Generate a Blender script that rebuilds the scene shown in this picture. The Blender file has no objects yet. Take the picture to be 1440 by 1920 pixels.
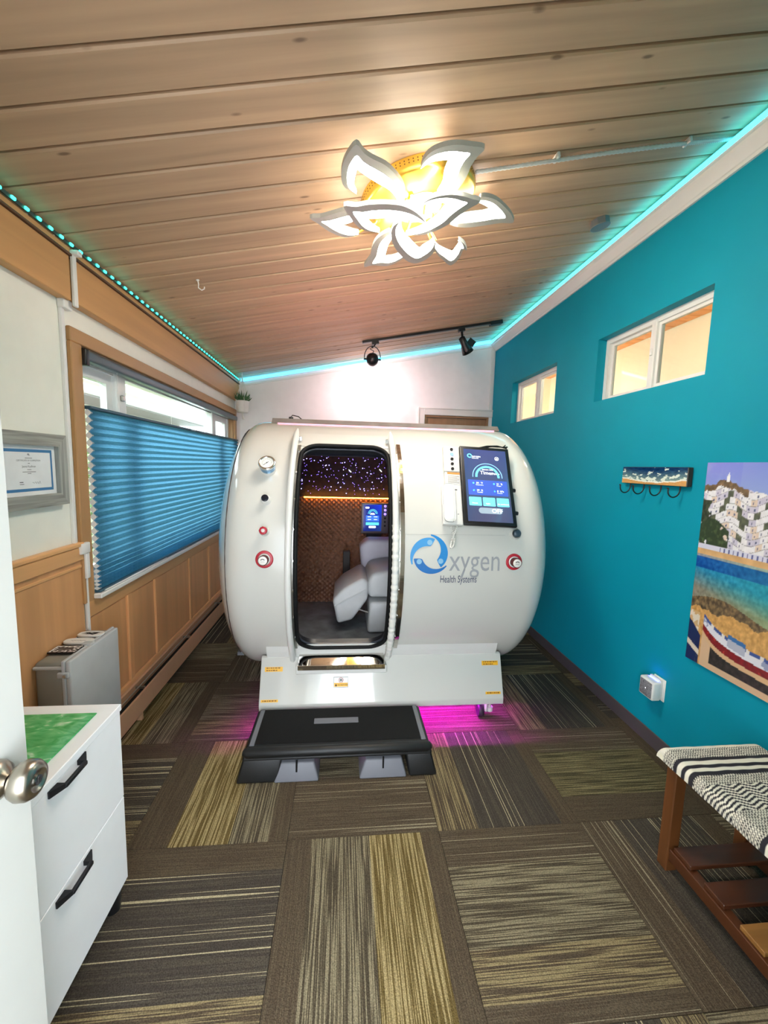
import bpy, bmesh, math, random
import numpy as np
from mathutils import Vector, Matrix, noise as mnoise
PI = math.pi
random.seed(7)
S = bpy.context.scene
COL = S.collection

# ------------------------------------------------------------------ camera
F_PX, YAW, PITCH, ROLL, CAM_H = 763.3, 0.09946, -0.1137, 0.0277, 1.487
cam_d = bpy.data.cameras.new('camera'); cam = bpy.data.objects.new('camera', cam_d); COL.objects.link(cam)
fw = Vector((math.sin(YAW) * math.cos(PITCH), math.cos(YAW) * math.cos(PITCH), math.sin(PITCH)))
rt = Vector((math.cos(YAW), -math.sin(YAW), 0)); up = rt.cross(fw)
rt, up = rt * math.cos(ROLL) + up * math.sin(ROLL), -rt * math.sin(ROLL) + up * math.cos(ROLL)
mw = Matrix((rt, up, -fw)).transposed().to_4x4(); mw.translation = (0, 0, CAM_H); cam.matrix_world = mw
cam_d.sensor_fit = 'VERTICAL'; cam_d.sensor_height = 36; cam_d.sensor_width = 27
cam_d.lens = F_PX / 1920 * 36; cam_d.clip_start = 0.02
S.camera = cam
# ------------------------------------------------------------------ world, exposure
W = bpy.data.worlds.new('overcast'); S.world = W; W.use_nodes = True
bgn = W.node_tree.nodes['Background']; bgn.inputs[0].default_value = (0.86, 0.93, 1.0, 1); bgn.inputs[1].default_value = 3.0
S.view_settings.view_transform = 'Standard'; S.view_settings.look = 'None'
S.view_settings.exposure = 1.95; S.view_settings.gamma = 1.0; S.view_settings.use_curve_mapping = False
LAMP_E, LAMP_BULB, NEXT_W, LED_E, MAG_E = 12.8, 7.8, 8.0, 1.5, 110.0
S.cycles.adaptive_threshold = .035; S.cycles.use_light_tree = False
S.cycles.max_bounces = 6; S.cycles.diffuse_bounces = 4; S.cycles.glossy_bounces = 3; S.cycles.transmission_bounces = 4; S.cycles.transparent_max_bounces = 8
S.cycles.caustics_reflective = False; S.cycles.caustics_refractive = False; S.cycles.sample_clamp_indirect = 6.0

# ------------------------------------------------------------------ materials
MATS = {}
def lin(c):
    return tuple(((v / 255) / 12.92 if v / 255 <= .04045 else ((v / 255 + .055) / 1.055) ** 2.4) for v in c)
def newmat(name):
    m = bpy.data.materials.new(name); m.use_nodes = True
    nt = m.node_tree; return m, nt, nt.nodes['Principled BSDF']
def mat(name, rgb, rough=.5, metal=0, var=.04, vscale=12, bump=0, bscale=60, coat=0, emit=None, es=0, trans=0, spec=.5):
    """plain procedural material: colour with a faint noise variation, optional fine bump"""
    if name in MATS: return MATS[name]
    m, nt, b = newmat(name); c = lin(rgb)
    N = nt.nodes.new; L = nt.links.new
    if var > 0:
        tc = N('ShaderNodeTexCoord'); nz = N('ShaderNodeTexNoise'); nz.inputs['Scale'].default_value = vscale
        nz.inputs['Detail'].default_value = 4; L(tc.outputs['Object'], nz.inputs['Vector'])
        r = N('ShaderNodeValToRGB')
        r.color_ramp.elements[0].position = .3; r.color_ramp.elements[1].position = .7
        r.color_ramp.elements[0].color = (*[v * (1 - var) for v in c], 1)
        r.color_ramp.elements[1].color = (*[min(1, v * (1 + var)) for v in c], 1)
        L(nz.outputs['Fac'], r.inputs[0]); L(r.outputs[0], b.inputs['Base Color'])
        if bump:
            n2 = N('ShaderNodeTexNoise'); n2.inputs['Scale'].default_value = bscale; n2.inputs['Detail'].default_value = 3
            L(tc.outputs['Object'], n2.inputs['Vector'])
            bp = N('ShaderNodeBump'); bp.inputs['Strength'].default_value = bump; bp.inputs['Distance'].default_value = .004
            L(n2.outputs['Fac'], bp.inputs['Height']); L(bp.outputs[0], b.inputs['Normal'])
    else:
        b.inputs['Base Color'].default_value = (*c, 1)
    b.inputs['Roughness'].default_value = rough; b.inputs['Metallic'].default_value = metal
    b.inputs['Specular IOR Level'].default_value = spec
    b.inputs['Coat Weight'].default_value = coat; b.inputs['Coat Roughness'].default_value = .05
    b.inputs['Transmission Weight'].default_value = trans
    if emit:
        b.inputs['Emission Color'].default_value = (*lin(emit), 1); b.inputs['Emission Strength'].default_value = es
    MATS[name] = m; return m
def wood(name, rgb, axis='x', grain=1.0, rough=.5, contrast=.25, knots=False, coat=0):
    """wood: grain stretched along a local axis, offset per object so that boards differ"""
    m, nt, b = newmat(name); N = nt.nodes.new; L = nt.links.new; c = lin(rgb)
    tc = N('ShaderNodeTexCoord'); oi = N('ShaderNodeObjectInfo')
    mul = N('ShaderNodeMath'); mul.operation = 'MULTIPLY'; mul.inputs[1].default_value = 37.0; L(oi.outputs['Random'], mul.inputs[0])
    cb = N('ShaderNodeCombineXYZ')
    for i in range(3): L(mul.outputs[0], cb.inputs[i])
    ad = N('ShaderNodeVectorMath'); L(tc.outputs['Object'], ad.inputs[0]); L(cb.outputs[0], ad.inputs[1])
    mp = N('ShaderNodeMapping'); L(ad.outputs[0], mp.inputs['Vector'])
    sc = [30 * grain] * 3; sc['xyz'.index(axis)] = 1.4 * grain; mp.inputs['Scale'].default_value = sc
    nz = N('ShaderNodeTexNoise'); nz.inputs['Scale'].default_value = 1; nz.inputs['Detail'].default_value = 6; nz.inputs['Distortion'].default_value = .5
    L(mp.outputs[0], nz.inputs['Vector'])
    r = N('ShaderNodeValToRGB'); e = r.color_ramp.elements
    e[0].position = .28; e[1].position = .72
    e[0].color = (*[v * (1 - contrast) for v in c], 1); e[1].color = (*[min(1, v * (1 + contrast * .7)) for v in c], 1)
    L(nz.outputs['Fac'], r.inputs[0]); out = r.outputs[0]
    hs = N('ShaderNodeHueSaturation'); mr = N('ShaderNodeMapRange'); mr.inputs['To Min'].default_value = .90; mr.inputs['To Max'].default_value = 1.10
    L(oi.outputs['Random'], mr.inputs['Value']); L(mr.outputs[0], hs.inputs['Value']); L(out, hs.inputs['Color']); out = hs.outputs[0]
    if knots:
        mp2 = N('ShaderNodeMapping'); L(ad.outputs[0], mp2.inputs['Vector'])
        s2 = [11.0] * 3; s2['xyz'.index(axis)] = 4.0; mp2.inputs['Scale'].default_value = s2
        vo = N('ShaderNodeTexVoronoi'); vo.inputs['Scale'].default_value = 1; L(mp2.outputs[0], vo.inputs['Vector'])
        kr = N('ShaderNodeValToRGB'); k = kr.color_ramp.elements
        k[0].position = .045; k[0].color = (.28, .22, .18, 1); k[1].position = .10; k[1].color = (1, 1, 1, 1)
        L(vo.outputs['Distance'], kr.inputs[0])
        mx = N('ShaderNodeMix'); mx.data_type = 'RGBA'; mx.blend_type = 'MULTIPLY'; mx.inputs[0].default_value = .8
        L(out, mx.inputs[6]); L(kr.outputs[0], mx.inputs[7]); out = mx.outputs[2]
    L(out, b.inputs['Base Color']); b.inputs['Roughness'].default_value = rough; b.inputs['Coat Weight'].default_value = coat
    bp = N('ShaderNodeBump'); bp.inputs['Strength'].default_value = .12; bp.inputs['Distance'].default_value = .003
    L(nz.outputs['Fac'], bp.inputs['Height']); L(bp.outputs[0], b.inputs['Normal'])
    MATS[name] = m; return m
def vcol_mat(name, rough=.5, emit=0, bump=0):
    """flat print: colour read from the mesh's painted point colours"""
    m, nt, b = newmat(name); a = nt.nodes.new('ShaderNodeVertexColor'); a.layer_name = 'print'
    nt.links.new(a.outputs[0], b.inputs['Base Color']); b.inputs['Roughness'].default_value = rough
    if emit:
        m.cycles.emission_sampling = 'NONE'
        nt.links.new(a.outputs[0], b.inputs['Emission Color']); b.inputs['Emission Strength'].default_value = emit
    if bump:
        tc = nt.nodes.new('ShaderNodeTexCoord'); nz = nt.nodes.new('ShaderNodeTexNoise'); nz.inputs['Scale'].default_value = 400
        nt.links.new(tc.outputs['Object'], nz.inputs['Vector'])
        bp = nt.nodes.new('ShaderNodeBump'); bp.inputs['Strength'].default_value = bump; bp.inputs['Distance'].default_value = .003
        nt.links.new(nz.outputs['Fac'], bp.inputs['Height']); nt.links.new(bp.outputs[0], b.inputs['Normal'])
    MATS[name] = m; return m
def emat(name, rgb, s):
    if name in MATS: return MATS[name]
    m, nt, b = newmat(name)
    if name.startswith(('ui_', 'star_', 'status', 'button_')): m.cycles.emission_sampling = 'NONE'
    b.inputs['Base Color'].default_value = (*lin(rgb), 1)
    b.inputs['Emission Color'].default_value = (*lin(rgb), 1); b.inputs['Emission Strength'].default_value = s
    MATS[name] = m; return m
def glassmat(name, rgb=(240, 248, 246), alpha=.12):
    m, nt, b = newmat(name); N = nt.nodes.new; L = nt.links.new
    t = N('ShaderNodeBsdfTransparent'); t.inputs[0].default_value = (*lin(rgb), 1)
    g = N('ShaderNodeBsdfGlossy'); g.inputs['Roughness'].default_value = .02
    lw = N('ShaderNodeLayerWeight'); lw.inputs['Blend'].default_value = .5
    pw = N('ShaderNodeMath'); pw.operation = 'POWER'; pw.inputs[1].default_value = 4.0; L(lw.outputs['Facing'], pw.inputs[0])
    fr = N('ShaderNodeMapRange'); fr.inputs['To Min'].default_value = .03; fr.inputs['To Max'].default_value = .6; L(pw.outputs[0], fr.inputs['Value'])
    mx = N('ShaderNodeMixShader'); L(fr.outputs[0], mx.inputs[0]); L(t.outputs[0], mx.inputs[1]); L(g.outputs[0], mx.inputs[2])
    L(mx.outputs[0], nt.nodes['Material Output'].inputs['Surface']); MATS[name] = m; return m

WHITE = mat('white_paint', (232, 231, 226), .45, var=.015)
WALLW = mat('wall_white', (240, 241, 230), .6, var=.02, bump=.05, bscale=200)
BACKW = mat('wall_back_white', (244, 243, 243), .6, var=.02)
TEAL = mat('teal_paint', (0, 150, 174), .6, var=.03, vscale=3, bump=.06, bscale=180, spec=.25)
TRIMW = mat('trim_white', (235, 234, 230), .35, var=.01)
SHELL = mat('gloss_shell', (206, 205, 198), .16, var=.006, vscale=2, coat=.7)
SHELL2 = mat('shell_plastic', (216, 215, 210), .28, var=.01)
BLACKR = mat('black_rubber', (10, 11, 12), .65, var=.1, spec=.25)
BLACKP = mat('black_plastic', (20, 20, 22), .35, var=.05)
CHROME = mat('chrome', (225, 225, 225), .12, 1, var=0)
STEEL = mat('brushed_steel', (190, 188, 182), .3, 1, var=.06, vscale=80)
NICKEL = mat('satin_nickel', (176, 168, 155), .28, 1, var=.03)
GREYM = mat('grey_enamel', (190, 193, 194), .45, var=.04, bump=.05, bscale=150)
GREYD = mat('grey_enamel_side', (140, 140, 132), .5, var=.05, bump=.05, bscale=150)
OAK = wood('golden_oak', (224, 170, 114), 'y', .5, .42, .12, coat=.15)
OAKV = wood('golden_oak_upright', (224, 166, 112), 'z', .5, .42, .12, coat=.15)
BEAMW = wood('beam_wood', (206, 156, 100), 'y', .6, .5, .10)
CEILW = wood('ceiling_pine', (192, 158, 125), 'x', .55, .55, .22, knots=True)
GROOVE = mat('groove_backing_board', (122, 92, 74), .8, var=.1)  # dark brown backing board that shows between the planks
BENCHW = wood('bench_walnut', (84, 46, 24), 'y', .6, .38, .35, coat=.3)
BENCHV = wood('bench_walnut_leg', (98, 58, 28), 'z', .6, .38, .35, coat=.3)
ORANGEW = wood('orange_pine', (214, 140, 78), 'x', .6, .55, .15, knots=True)
CREAM = mat('cream_paint', (240, 216, 184), .6, var=.02)
GLASS = glassmat('clear_pane')
YEL = mat('warning_yellow', (240, 180, 30), .45, var=.02)
INK = mat('black_ink', (40, 30, 20), .6, var=0)

# ------------------------------------------------------------------ mesh builder
class MB:
    def __init__(s): s.v = []; s.f = []; s.sm = []
    def add(s, vs, fs, smooth=False):
        o = len(s.v); s.v += [tuple(p) for p in vs]; s.f += [tuple(i + o for i in f) for f in fs]; s.sm += [smooth] * len(fs); return s
    def box(s, x0, x1, y0, y1, z0, z1, bev=0, seg=1, M=None, smooth=False):
        bm = bmesh.new(); bmesh.ops.create_cube(bm, size=1)
        for v in bm.verts: v.co = Vector(((x0 + x1) / 2 + v.co.x * (x1 - x0), (y0 + y1) / 2 + v.co.y * (y1 - y0), (z0 + z1) / 2 + v.co.z * (z1 - z0)))
        if bev: bmesh.ops.bevel(bm, geom=bm.edges[:], offset=bev, segments=seg, affect='EDGES', profile=.5)
        if M is not None: bmesh.ops.transform(bm, matrix=M, verts=bm.verts[:])
        return s.bm(bm, smooth or (bev > 0 and seg > 1))
    def bm(s, bm, smooth=False):
        bm.verts.ensure_lookup_table(); bm.normal_update()
        for i, v in enumerate(bm.verts): v.index = i
        s.add([v.co[:] for v in bm.verts], [[v.index for v in f.verts] for f in bm.faces], smooth); bm.free(); return s
    def cyl(s, p0, p1, r0, r1=None, n=20, smooth=True, cap=True):
        p0, p1 = Vector(p0), Vector(p1); r1 = r0 if r1 is None else r1
        d = (p1 - p0).normalized(); a = d.orthogonal().normalized(); b = d.cross(a)
        vs = [p0 + (a * math.cos(2 * PI * i / n) + b * math.sin(2 * PI * i / n)) * r0 for i in range(n)] + \
             [p1 + (a * math.cos(2 * PI * i / n) + b * math.sin(2 * PI * i / n)) * r1 for i in range(n)]
        s.add(vs, [(i, (i + 1) % n, n + (i + 1) % n, n + i) for i in range(n)], smooth)
        if cap: s.add(vs, [tuple(range(n - 1, -1, -1)), tuple(range(n, 2 * n))], False)
        return s
    def tube(s, pts, r, n=10, closed=False, ry=None, cap=True):
        """tube along a path; r a number or a list"""
        P = [Vector(p) for p in pts]; m = len(P); rs = r if isinstance(r, (list, tuple)) else [r] * m
        vs = []; prev = None
        for i, p in enumerate(P):
            t = (P[(i + 1) % m] - P[i - 1]) if closed else (P[min(i + 1, m - 1)] - P[max(i - 1, 0)])
            t.normalize()
            a = (prev - t * prev.dot(t)) if prev is not None else t.orthogonal()
            if a.length < 1e-6: a = t.orthogonal()
            a.normalize(); prev = a; b = t.cross(a)
            for k in range(n):
                q = 2 * PI * k / n; vs.append(p + (a * math.cos(q) + b * math.sin(q)) * rs[i])
        fs = []
        for i in range(m if closed else m - 1):
            j = (i + 1) % m
            fs += [(i * n + k, i * n + (k + 1) % n, j * n + (k + 1) % n, j * n + k) for k in range(n)]
        s.add(vs, fs, True)
        if not closed and cap: s.add(vs, [tuple(range(n - 1, -1, -1)), tuple((m - 1) * n + k for k in range(n))], False)
        return s
    def lathe(s, prof, c, axis, n=28, smooth=True):
        """prof: list of (distance along axis, radius)"""
        c = Vector(c); d = Vector(axis).normalized(); a = d.orthogonal().normalized(); b = d.cross(a)
        vs = [c + d * h + (a * math.cos(2 * PI * k / n) + b * math.sin(2 * PI * k / n)) * max(r, 1e-5) for h, r in prof for k in range(n)]
        fs = [(i * n + k, i * n + (k + 1) % n, (i + 1) * n + (k + 1) % n, (i + 1) * n + k) for i in range(len(prof) - 1) for k in range(n)]
        return s.add(vs, fs, smooth)
    def prism(s, poly, fn, d0, d1, smooth=False):
        """poly (a,b) list extruded between d0 and d1; fn(a,b,d)->xyz"""
        n = len(poly); vs = [fn(a, b, d0) for a, b in poly] + [fn(a, b, d1) for a, b in poly]
        return s.add(vs, [tuple(range(n - 1, -1, -1)), tuple(range(n, 2 * n))] + [(i, (i + 1) % n, n + (i + 1) % n, n + i) for i in range(n)], smooth)
    def grid(s, nu, nv, fn, smooth=True, keep=None):
        vs = [fn(i / nu, j / nv) for j in range(nv + 1) for i in range(nu + 1)]; w = nu + 1
        return s.add(vs, [(j * w + i, j * w + i + 1, (j + 1) * w + i + 1, (j + 1) * w + i) for j in range(nv) for i in range(nu) if keep is None or keep(i, j)], smooth)
    def mesh(s, name, origin=None, fix=True):
        me = bpy.data.meshes.new(name); me.from_pydata(s.v, [], s.f); me.polygons.foreach_set('use_smooth', s.sm)
        if fix:
            bm = bmesh.new(); bm.from_mesh(me); bmesh.ops.recalc_face_normals(bm, faces=bm.faces[:]); bm.to_mesh(me); bm.free()
        return me

def put(name, me, m, parent=None, center=True, label=None):
    o = bpy.data.objects.new(name, me); COL.objects.link(o)
    if m: me.materials.append(m)
    if center and len(me.vertices):
        co = np.empty(len(me.vertices) * 3); me.vertices.foreach_get('co', co); co = co.reshape(-1, 3)
        c = (co.min(0) + co.max(0)) / 2; co -= c; me.vertices.foreach_set('co', co.ravel()); me.update(); o.location = c
    if parent is not None: adopt(o, parent)
    if label: o['label'] = label
    return o
def worldof(o):
    M = o.matrix_basis.copy() if o.parent is None else worldof(o.parent) @ o.matrix_parent_inverse @ o.matrix_basis
    return M
def adopt(o, parent):
    o.parent = parent; o.matrix_parent_inverse = worldof(parent).inverted()
def part(name, mb, m, parent=None, label=None, fix=True):
    return put(name, mb.mesh(name, fix=fix), m, parent, True, label)
def tag(o, label, cat, group=None, kind=None):
    o['label'] = label; o['category'] = cat
    if group: o['group'] = group
    if kind: o['kind'] = kind
    return o
def thing(name, loc, label, cat, group=None, kind=None):
    o = bpy.data.objects.new(name, None); o.empty_display_size = .05; o.location = loc; COL.objects.link(o)
    return tag(o, label, cat, group, kind)
def clone(o, parent, loc):
    c = o.copy(); COL.objects.link(c); c.location = loc
    if parent is not None: c.parent = parent; c.matrix_parent_inverse = worldof(parent).inverted()
    return c
def textmesh(txt, size, fn, name='lettering', align='LEFT', sx=1.0, ext=.0):
    """flat lettering; fn(x,y)->xyz bends it onto its surface"""
    cu = bpy.data.curves.new('t', 'FONT'); cu.body = txt; cu.size = size; cu.align_x = align; cu.resolution_u = 3
    o = bpy.data.objects.new('t', cu); COL.objects.link(o)
    dg = bpy.context.evaluated_depsgraph_get(); dg.update()
    me = bpy.data.meshes.new_from_object(o.evaluated_get(dg)); bpy.data.objects.remove(o); bpy.data.curves.remove(cu)
    bm = bmesh.new(); bm.from_mesh(me); bpy.data.meshes.remove(me)
    bmesh.ops.triangulate(bm, faces=bm.faces[:])
    mb = MB(); bm.verts.ensure_lookup_table()
    for i, v in enumerate(bm.verts): v.index = i
    mb.add([fn(v.co.x * sx, v.co.y) for v in bm.verts], [[v.index for v in f.verts] for f in bm.faces]); bm.free()
    return mb
def painted(name, nu, nv, fn, colfn, m, parent=None):
    """grid surface whose points carry colours from colfn(u,v) (sRGB 0-255)"""
    mb = MB().grid(nu, nv, fn); me = mb.mesh(name, fix=False)
    ca = me.color_attributes.new('print', 'FLOAT_COLOR', 'POINT')
    arr = np.ones(((nu + 1) * (nv + 1), 4)); k = 0
    for j in range(nv + 1):
        for i in range(nu + 1):
            arr[k, :3] = lin([max(0, min(255, q)) for q in colfn(i / nu, j / nv)]); k += 1
    ca.data.foreach_set('color', arr.ravel()); return put(name, me, m, parent)
def nz(x, y, z=0): return mnoise.noise(Vector((x, y, z)))
def fbm(x, y, z=0): return nz(x, y, z) + .5 * nz(2 * x, 2 * y, z + 5) + .25 * nz(4 * x, 4 * y, z + 9)

XL, XR, YB, YF = -1.20, 1.70, 4.69, -0.10
SL, C0 = 0.1998, 2.6226
def zc_(x): return C0 + SL * x
CA = math.atan(SL)

def ring_x(xa, xb, y0, y1, z0, z1, ts, tt, tb, bev=0):
    """rectangular frame facing x: stiles ts wide between a top rail tt and a bottom rail tb"""
    return MB().box(xa, xb, y0, y1, z1 - tt, z1, bev).box(xa, xb, y0, y1, z0, z0 + tb, bev).box(xa, xb, y0, y0 + ts, z0 + tb, z1 - tt, bev).box(xa, xb, y1 - ts, y1, z0 + tb, z1 - tt, bev)
def wall_holes(mb, a0, a1, b0, b1, holes, fn):
    """plate a0..a1 x b0..b1 with rectangular holes; fn(A0,A1,B0,B1) adds a box"""
    As = sorted({a0, a1, *[h[0] for h in holes], *[h[1] for h in holes]})
    for i in range(len(As) - 1):
        A0, A1 = As[i], As[i + 1]
        hs = sorted([(h[2], h[3]) for h in holes if h[0] <= A0 + 1e-6 and h[1] >= A1 - 1e-6])
        b = b0
        for q0, q1 in hs:
            if q0 > b + 1e-6: fn(A0, A1, b, q0)
            b = q1
        if b < b1 - 1e-6: fn(A0, A1, b, b1)

# ================================================================== SETTING
# ---- floor and carpet tiles
def carpet_material():
    m, nt, b = newmat('carpet'); N = nt.nodes.new; L = nt.links.new
    br, dk, tn, ol, gy = (82, 70, 56), (70, 63, 56), (146, 136, 108), (146, 132, 76), (70, 62, 50)
    olv = (134, 122, 88)
    types = [
        [(0, 'b'), (.15, 'd'), (.52, 'o'), (.87, 'b')], [(0, 'b'), (.17, 's'), (.77, 'o2')],
        [(0, 'l'), (.25, 'd'), (.68, 'o2'), (.88, 'l')], [(0, 'l'), (.25, 's'), (.82, 'b')],
        [(0, 'd'), (.45, 'l')], [(0, 'b'), (.25, 'o'), (.62, 'd'), (.85, 'b')],
        [(0, 'o2'), (.28, 's'), (.85, 'b')], [(0, 'l'), (.3, 'o3'), (.76, 'b')]]
    prop = {  # base, line colour, dense, sparse
        'b': (br, tn, .10, 0), 'l': (br, (158, 148, 122), .10, .8), 's': (dk, (176, 164, 132), .06, 1.0),
        'd': ((78, 69, 55), (152, 141, 113), .75, .2), 'o': ((100, 84, 48), (164, 146, 104), 1.0, 0), 'o2': (br, (156, 140, 102), .78, .2), 'o3': ((74, 68, 48), olv, .9, 0)}
    uv = N('ShaderNodeUVMap'); uv.uv_map = 'UVMap'; sp = N('ShaderNodeSeparateXYZ'); L(uv.outputs[0], sp.inputs[0])
    dv = N('ShaderNodeMath'); dv.operation = 'DIVIDE'; dv.inputs[1].default_value = 8; L(sp.outputs[0], dv.inputs[0])
    def ramp(k):
        r = N('ShaderNodeValToRGB'); r.color_ramp.interpolation = 'CONSTANT'; e = r.color_ramp.elements
        st = [((t + q) / 8, prop[c][k]) for t, ty in enumerate(types) for q, c in ty]
        e.remove(e[1])
        for i, (p, v) in enumerate(st):
            el = e[0] if i == 0 else e.new(p); el.position = p
            el.color = (*lin(v), 1) if isinstance(v, tuple) else (v, v, v, 1)
        L(dv.outputs[0], r.inputs[0]); return r.outputs[0]
    base, lc, dn, spz = ramp(0), ramp(1), ramp(2), ramp(3)
    oi = N('ShaderNodeObjectInfo'); rm = N('ShaderNodeMath'); rm.operation = 'MULTIPLY'; rm.inputs[1].default_value = 61; L(oi.outputs['Random'], rm.inputs[0])
    cb = N('ShaderNodeCombineXYZ'); L(sp.outputs[0], cb.inputs[0]); L(sp.outputs[1], cb.inputs[1]); L(rm.outputs[0], cb.inputs[2])
    def lines(su, sv, lo, hi, det=2):
        mp = N('ShaderNodeMapping'); mp.inputs['Scale'].default_value = (su, sv, 1); L(cb.outputs[0], mp.inputs['Vector'])
        n = N('ShaderNodeTexNoise'); n.inputs['Scale'].default_value = 1; n.inputs['Detail'].default_value = det; L(mp.outputs[0], n.inputs['Vector'])
        r = N('ShaderNodeMapRange'); r.interpolation_type = 'SMOOTHSTEP'; r.inputs['From Min'].default_value = lo; r.inputs['From Max'].default_value = hi
        L(n.outputs['Fac'], r.inputs['Value']); return r.outputs[0]
    d1 = lines(150, 2.2, .45, .58, 1); s1 = lines(110, .45, .69, .72, 0)
    def mul(a, c):
        x = N('ShaderNodeMath'); x.operation = 'MULTIPLY'; L(a, x.inputs[0]); L(c, x.inputs[1]); return x.outputs[0]
    mxm = N('ShaderNodeMath'); mxm.operation = 'MAXIMUM'; L(mul(d1, dn), mxm.inputs[0]); L(mul(s1, spz), mxm.inputs[1])
    mx = N('ShaderNodeMix'); mx.data_type = 'RGBA'; L(mxm.outputs[0], mx.inputs[0]); L(base, mx.inputs[6]); L(lc, mx.inputs[7])
    tc = N('ShaderNodeTexCoord'); fz = N('ShaderNodeTexNoise'); fz.inputs['Scale'].default_value = 260; fz.inputs['Detail'].default_value = 2; L(tc.outputs['Object'], fz.inputs['Vector'])
    fr = N('ShaderNodeMapRange'); fr.inputs['From Min'].default_value = .3; fr.inputs['From Max'].default_value = .7; fr.inputs['To Min'].default_value = .62; fr.inputs['To Max'].default_value = 1.25; L(fz.outputs['Fac'], fr.inputs['Value'])
    vm = N('ShaderNodeMix'); vm.data_type = 'RGBA'; vm.blend_type = 'MULTIPLY'; vm.inputs[0].default_value = 1
    L(mx.outputs[2], vm.inputs[6]); L(fr.outputs[0], vm.inputs[7]); L(vm.outputs[2], b.inputs['Base Color'])
    b.inputs['Roughness'].default_value = .95; b.inputs['Specular IOR Level'].default_value = .1
    bp = N('ShaderNodeBump'); bp.inputs['Strength'].default_value = .6; bp.inputs['Distance'].default_value = .004; L(fz.outputs['Fac'], bp.inputs['Height']); L(bp.outputs[0], b.inputs['Normal'])
    return m
CARPET = carpet_material()
floor = part('floor', MB().box(XL - .1, XR + .1, -1.6, YB + .1, -.12, -.006), mat('floor_slab', (60, 54, 48), .9))
tag(floor, 'floor laid with striped brown and olive carpet tiles in quarter turns', 'floor', kind='structure')
TW, GX, GY = .61, -.2007, 1.4831
known = {(0, -1): 0, (-1, -1): 1, (1, -1): 2, (2, -1): 3, (0, 0): 4, (-1, 0): 5, (1, 0): 6, (2, 0): 7, (-2, 1): 5, (-1, 1): 2, (2, 1): 6, (1, 1): 4, (-2, 0): 1, (-2, 2): 4, (2, 2): 1, (-1, 2): 2}
for i in range(-3, 5):
    for j in range(-5, 6):
        x0, x1 = max(GX + i * TW, XL - .02), min(GX + (i + 1) * TW, XR + .02); y0, y1 = max(GY + j * TW, -1.5), min(GY + (j + 1) * TW, YB + .02)
        if x1 - x0 < .02 or y1 - y0 < .02: continue
        ty = known.get((i, j), (i * 3 + j * 5 + 40) % 8); g = .0009
        mb = MB().box(x0 + g, x1 - g, y0 + g, y1 - g, -.006, 0, .0008)
        me = mb.mesh('carpet_tile'); uvl = me.uv_layers.new(name='UVMap')
        for lp in me.loops:
            v = me.vertices[lp.vertex_index].co
            u = (v.x - GX - i * TW) / TW; w = (v.y - GY - j * TW) / TW
            u = min(.999, max(.001, u)); w = min(.999, max(.001, w))
            uvl.data[lp.index].uv = (ty + u, w) if (i + j) % 2 else (ty + 1 - w, u)
        put('carpet_tile', me, CARPET, floor)

# ---- ceiling of pine planks on the slope
def CP(x, y, d=0):     # point on the ceiling plane at room x,y, d metres below the plane (along its normal)
    return Vector((x + math.sin(CA) * d, y, zc_(x) - math.cos(CA) * d))
ceil = part('ceiling', MB().prism([(XL - .15, 0), (XR + .15, 0)] + [(XR + .15, 1), (XL - .15, 1)], lambda a, b, d: (a, d, zc_(a) + .02 + .1 * b), YF - .1, YB + .12), GROOVE)
tag(ceil, 'sloping ceiling of tan pine planks with dark grooves', 'ceiling', kind='structure')
PITCH_B = .1425
pl_len = (XR - XL + .1) / math.cos(CA)
pm = MB(); wv = PITCH_B - .014
prof = [(-wv / 2, 0), (-wv / 2, -.014), (-wv / 2 + .004, -.020), (wv / 2 - .003, -.020), (wv / 2, -.017), (wv / 2, 0)]
pm.prism(prof, lambda a, b, d: (d, a, b), -pl_len / 2, pl_len / 2)
plank_me = pm.mesh('plank'); plank_me.materials.append(CEILW)
k = 0; y = 1.196 - 9.5 * PITCH_B
while y < YB:
    o = bpy.data.objects.new('plank', plank_me); COL.objects.link(o)
    o.rotation_euler = (0, -CA, 0); xm = (XL + XR) / 2; o.location = (xm, y, zc_(xm) + .02)
    adopt(o, ceil); y += PITCH_B; k += 1

# ---- right wall, teal, with two clerestory openings
WIN_R = [(1.845, 2.72, 1.96, 2.372), (3.262, 4.142, 1.953, 2.358)]
wr = MB(); TH = .115
wall_holes(wr, YF - .1, YB, -.1, 3.02, WIN_R, lambda a, b, c, d: wr.box(XR, XR + TH, a, b, c, d))
wall_right = tag(part('wall_right', wr, TEAL), 'teal painted right wall with two high window openings', 'wall', kind='structure')
# ---- back wall (white) with door opening at right
DBX0, DBZ = .905, 2.075
wb = MB()
wall_holes(wb, XL - .1, XR + TH, -.1, 3.05, [(DBX0, 1.66, -.1, DBZ)], lambda a, b, c, d: wb.box(a, b, YB, YB + .12, c, d))
wall_back = tag(part('wall_back', wb, BACKW), 'white back wall behind the round chamber', 'wall', kind='structure')
# ---- left wall (white) with window opening
WIN_L = (2.02, 4.60, .84, 1.985)
wl = MB()
wall_holes(wl, YF - .1, YB, -.1, 2.5, [WIN_L], lambda a, b, c, d: wl.box(XL - .12, XL, a, b, c, d))
wall_left = tag(part('wall_left', wl, WALLW), 'white left wall with the wide shaded window', 'wall', kind='structure')
# ---- wall with the doorway the photographer stands in
wf = MB()
wall_holes(wf, XL - .1, XR + TH, -.1, 3.05, [(-.60, .32, -.1, 2.05)], lambda a, b, c, d: wf.box(a, b, YF - .12, YF, c, d))
wall_front = tag(part('wall_front', wf, WALLW), 'white wall with the open doorway behind the viewer', 'wall', kind='structure')

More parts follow.
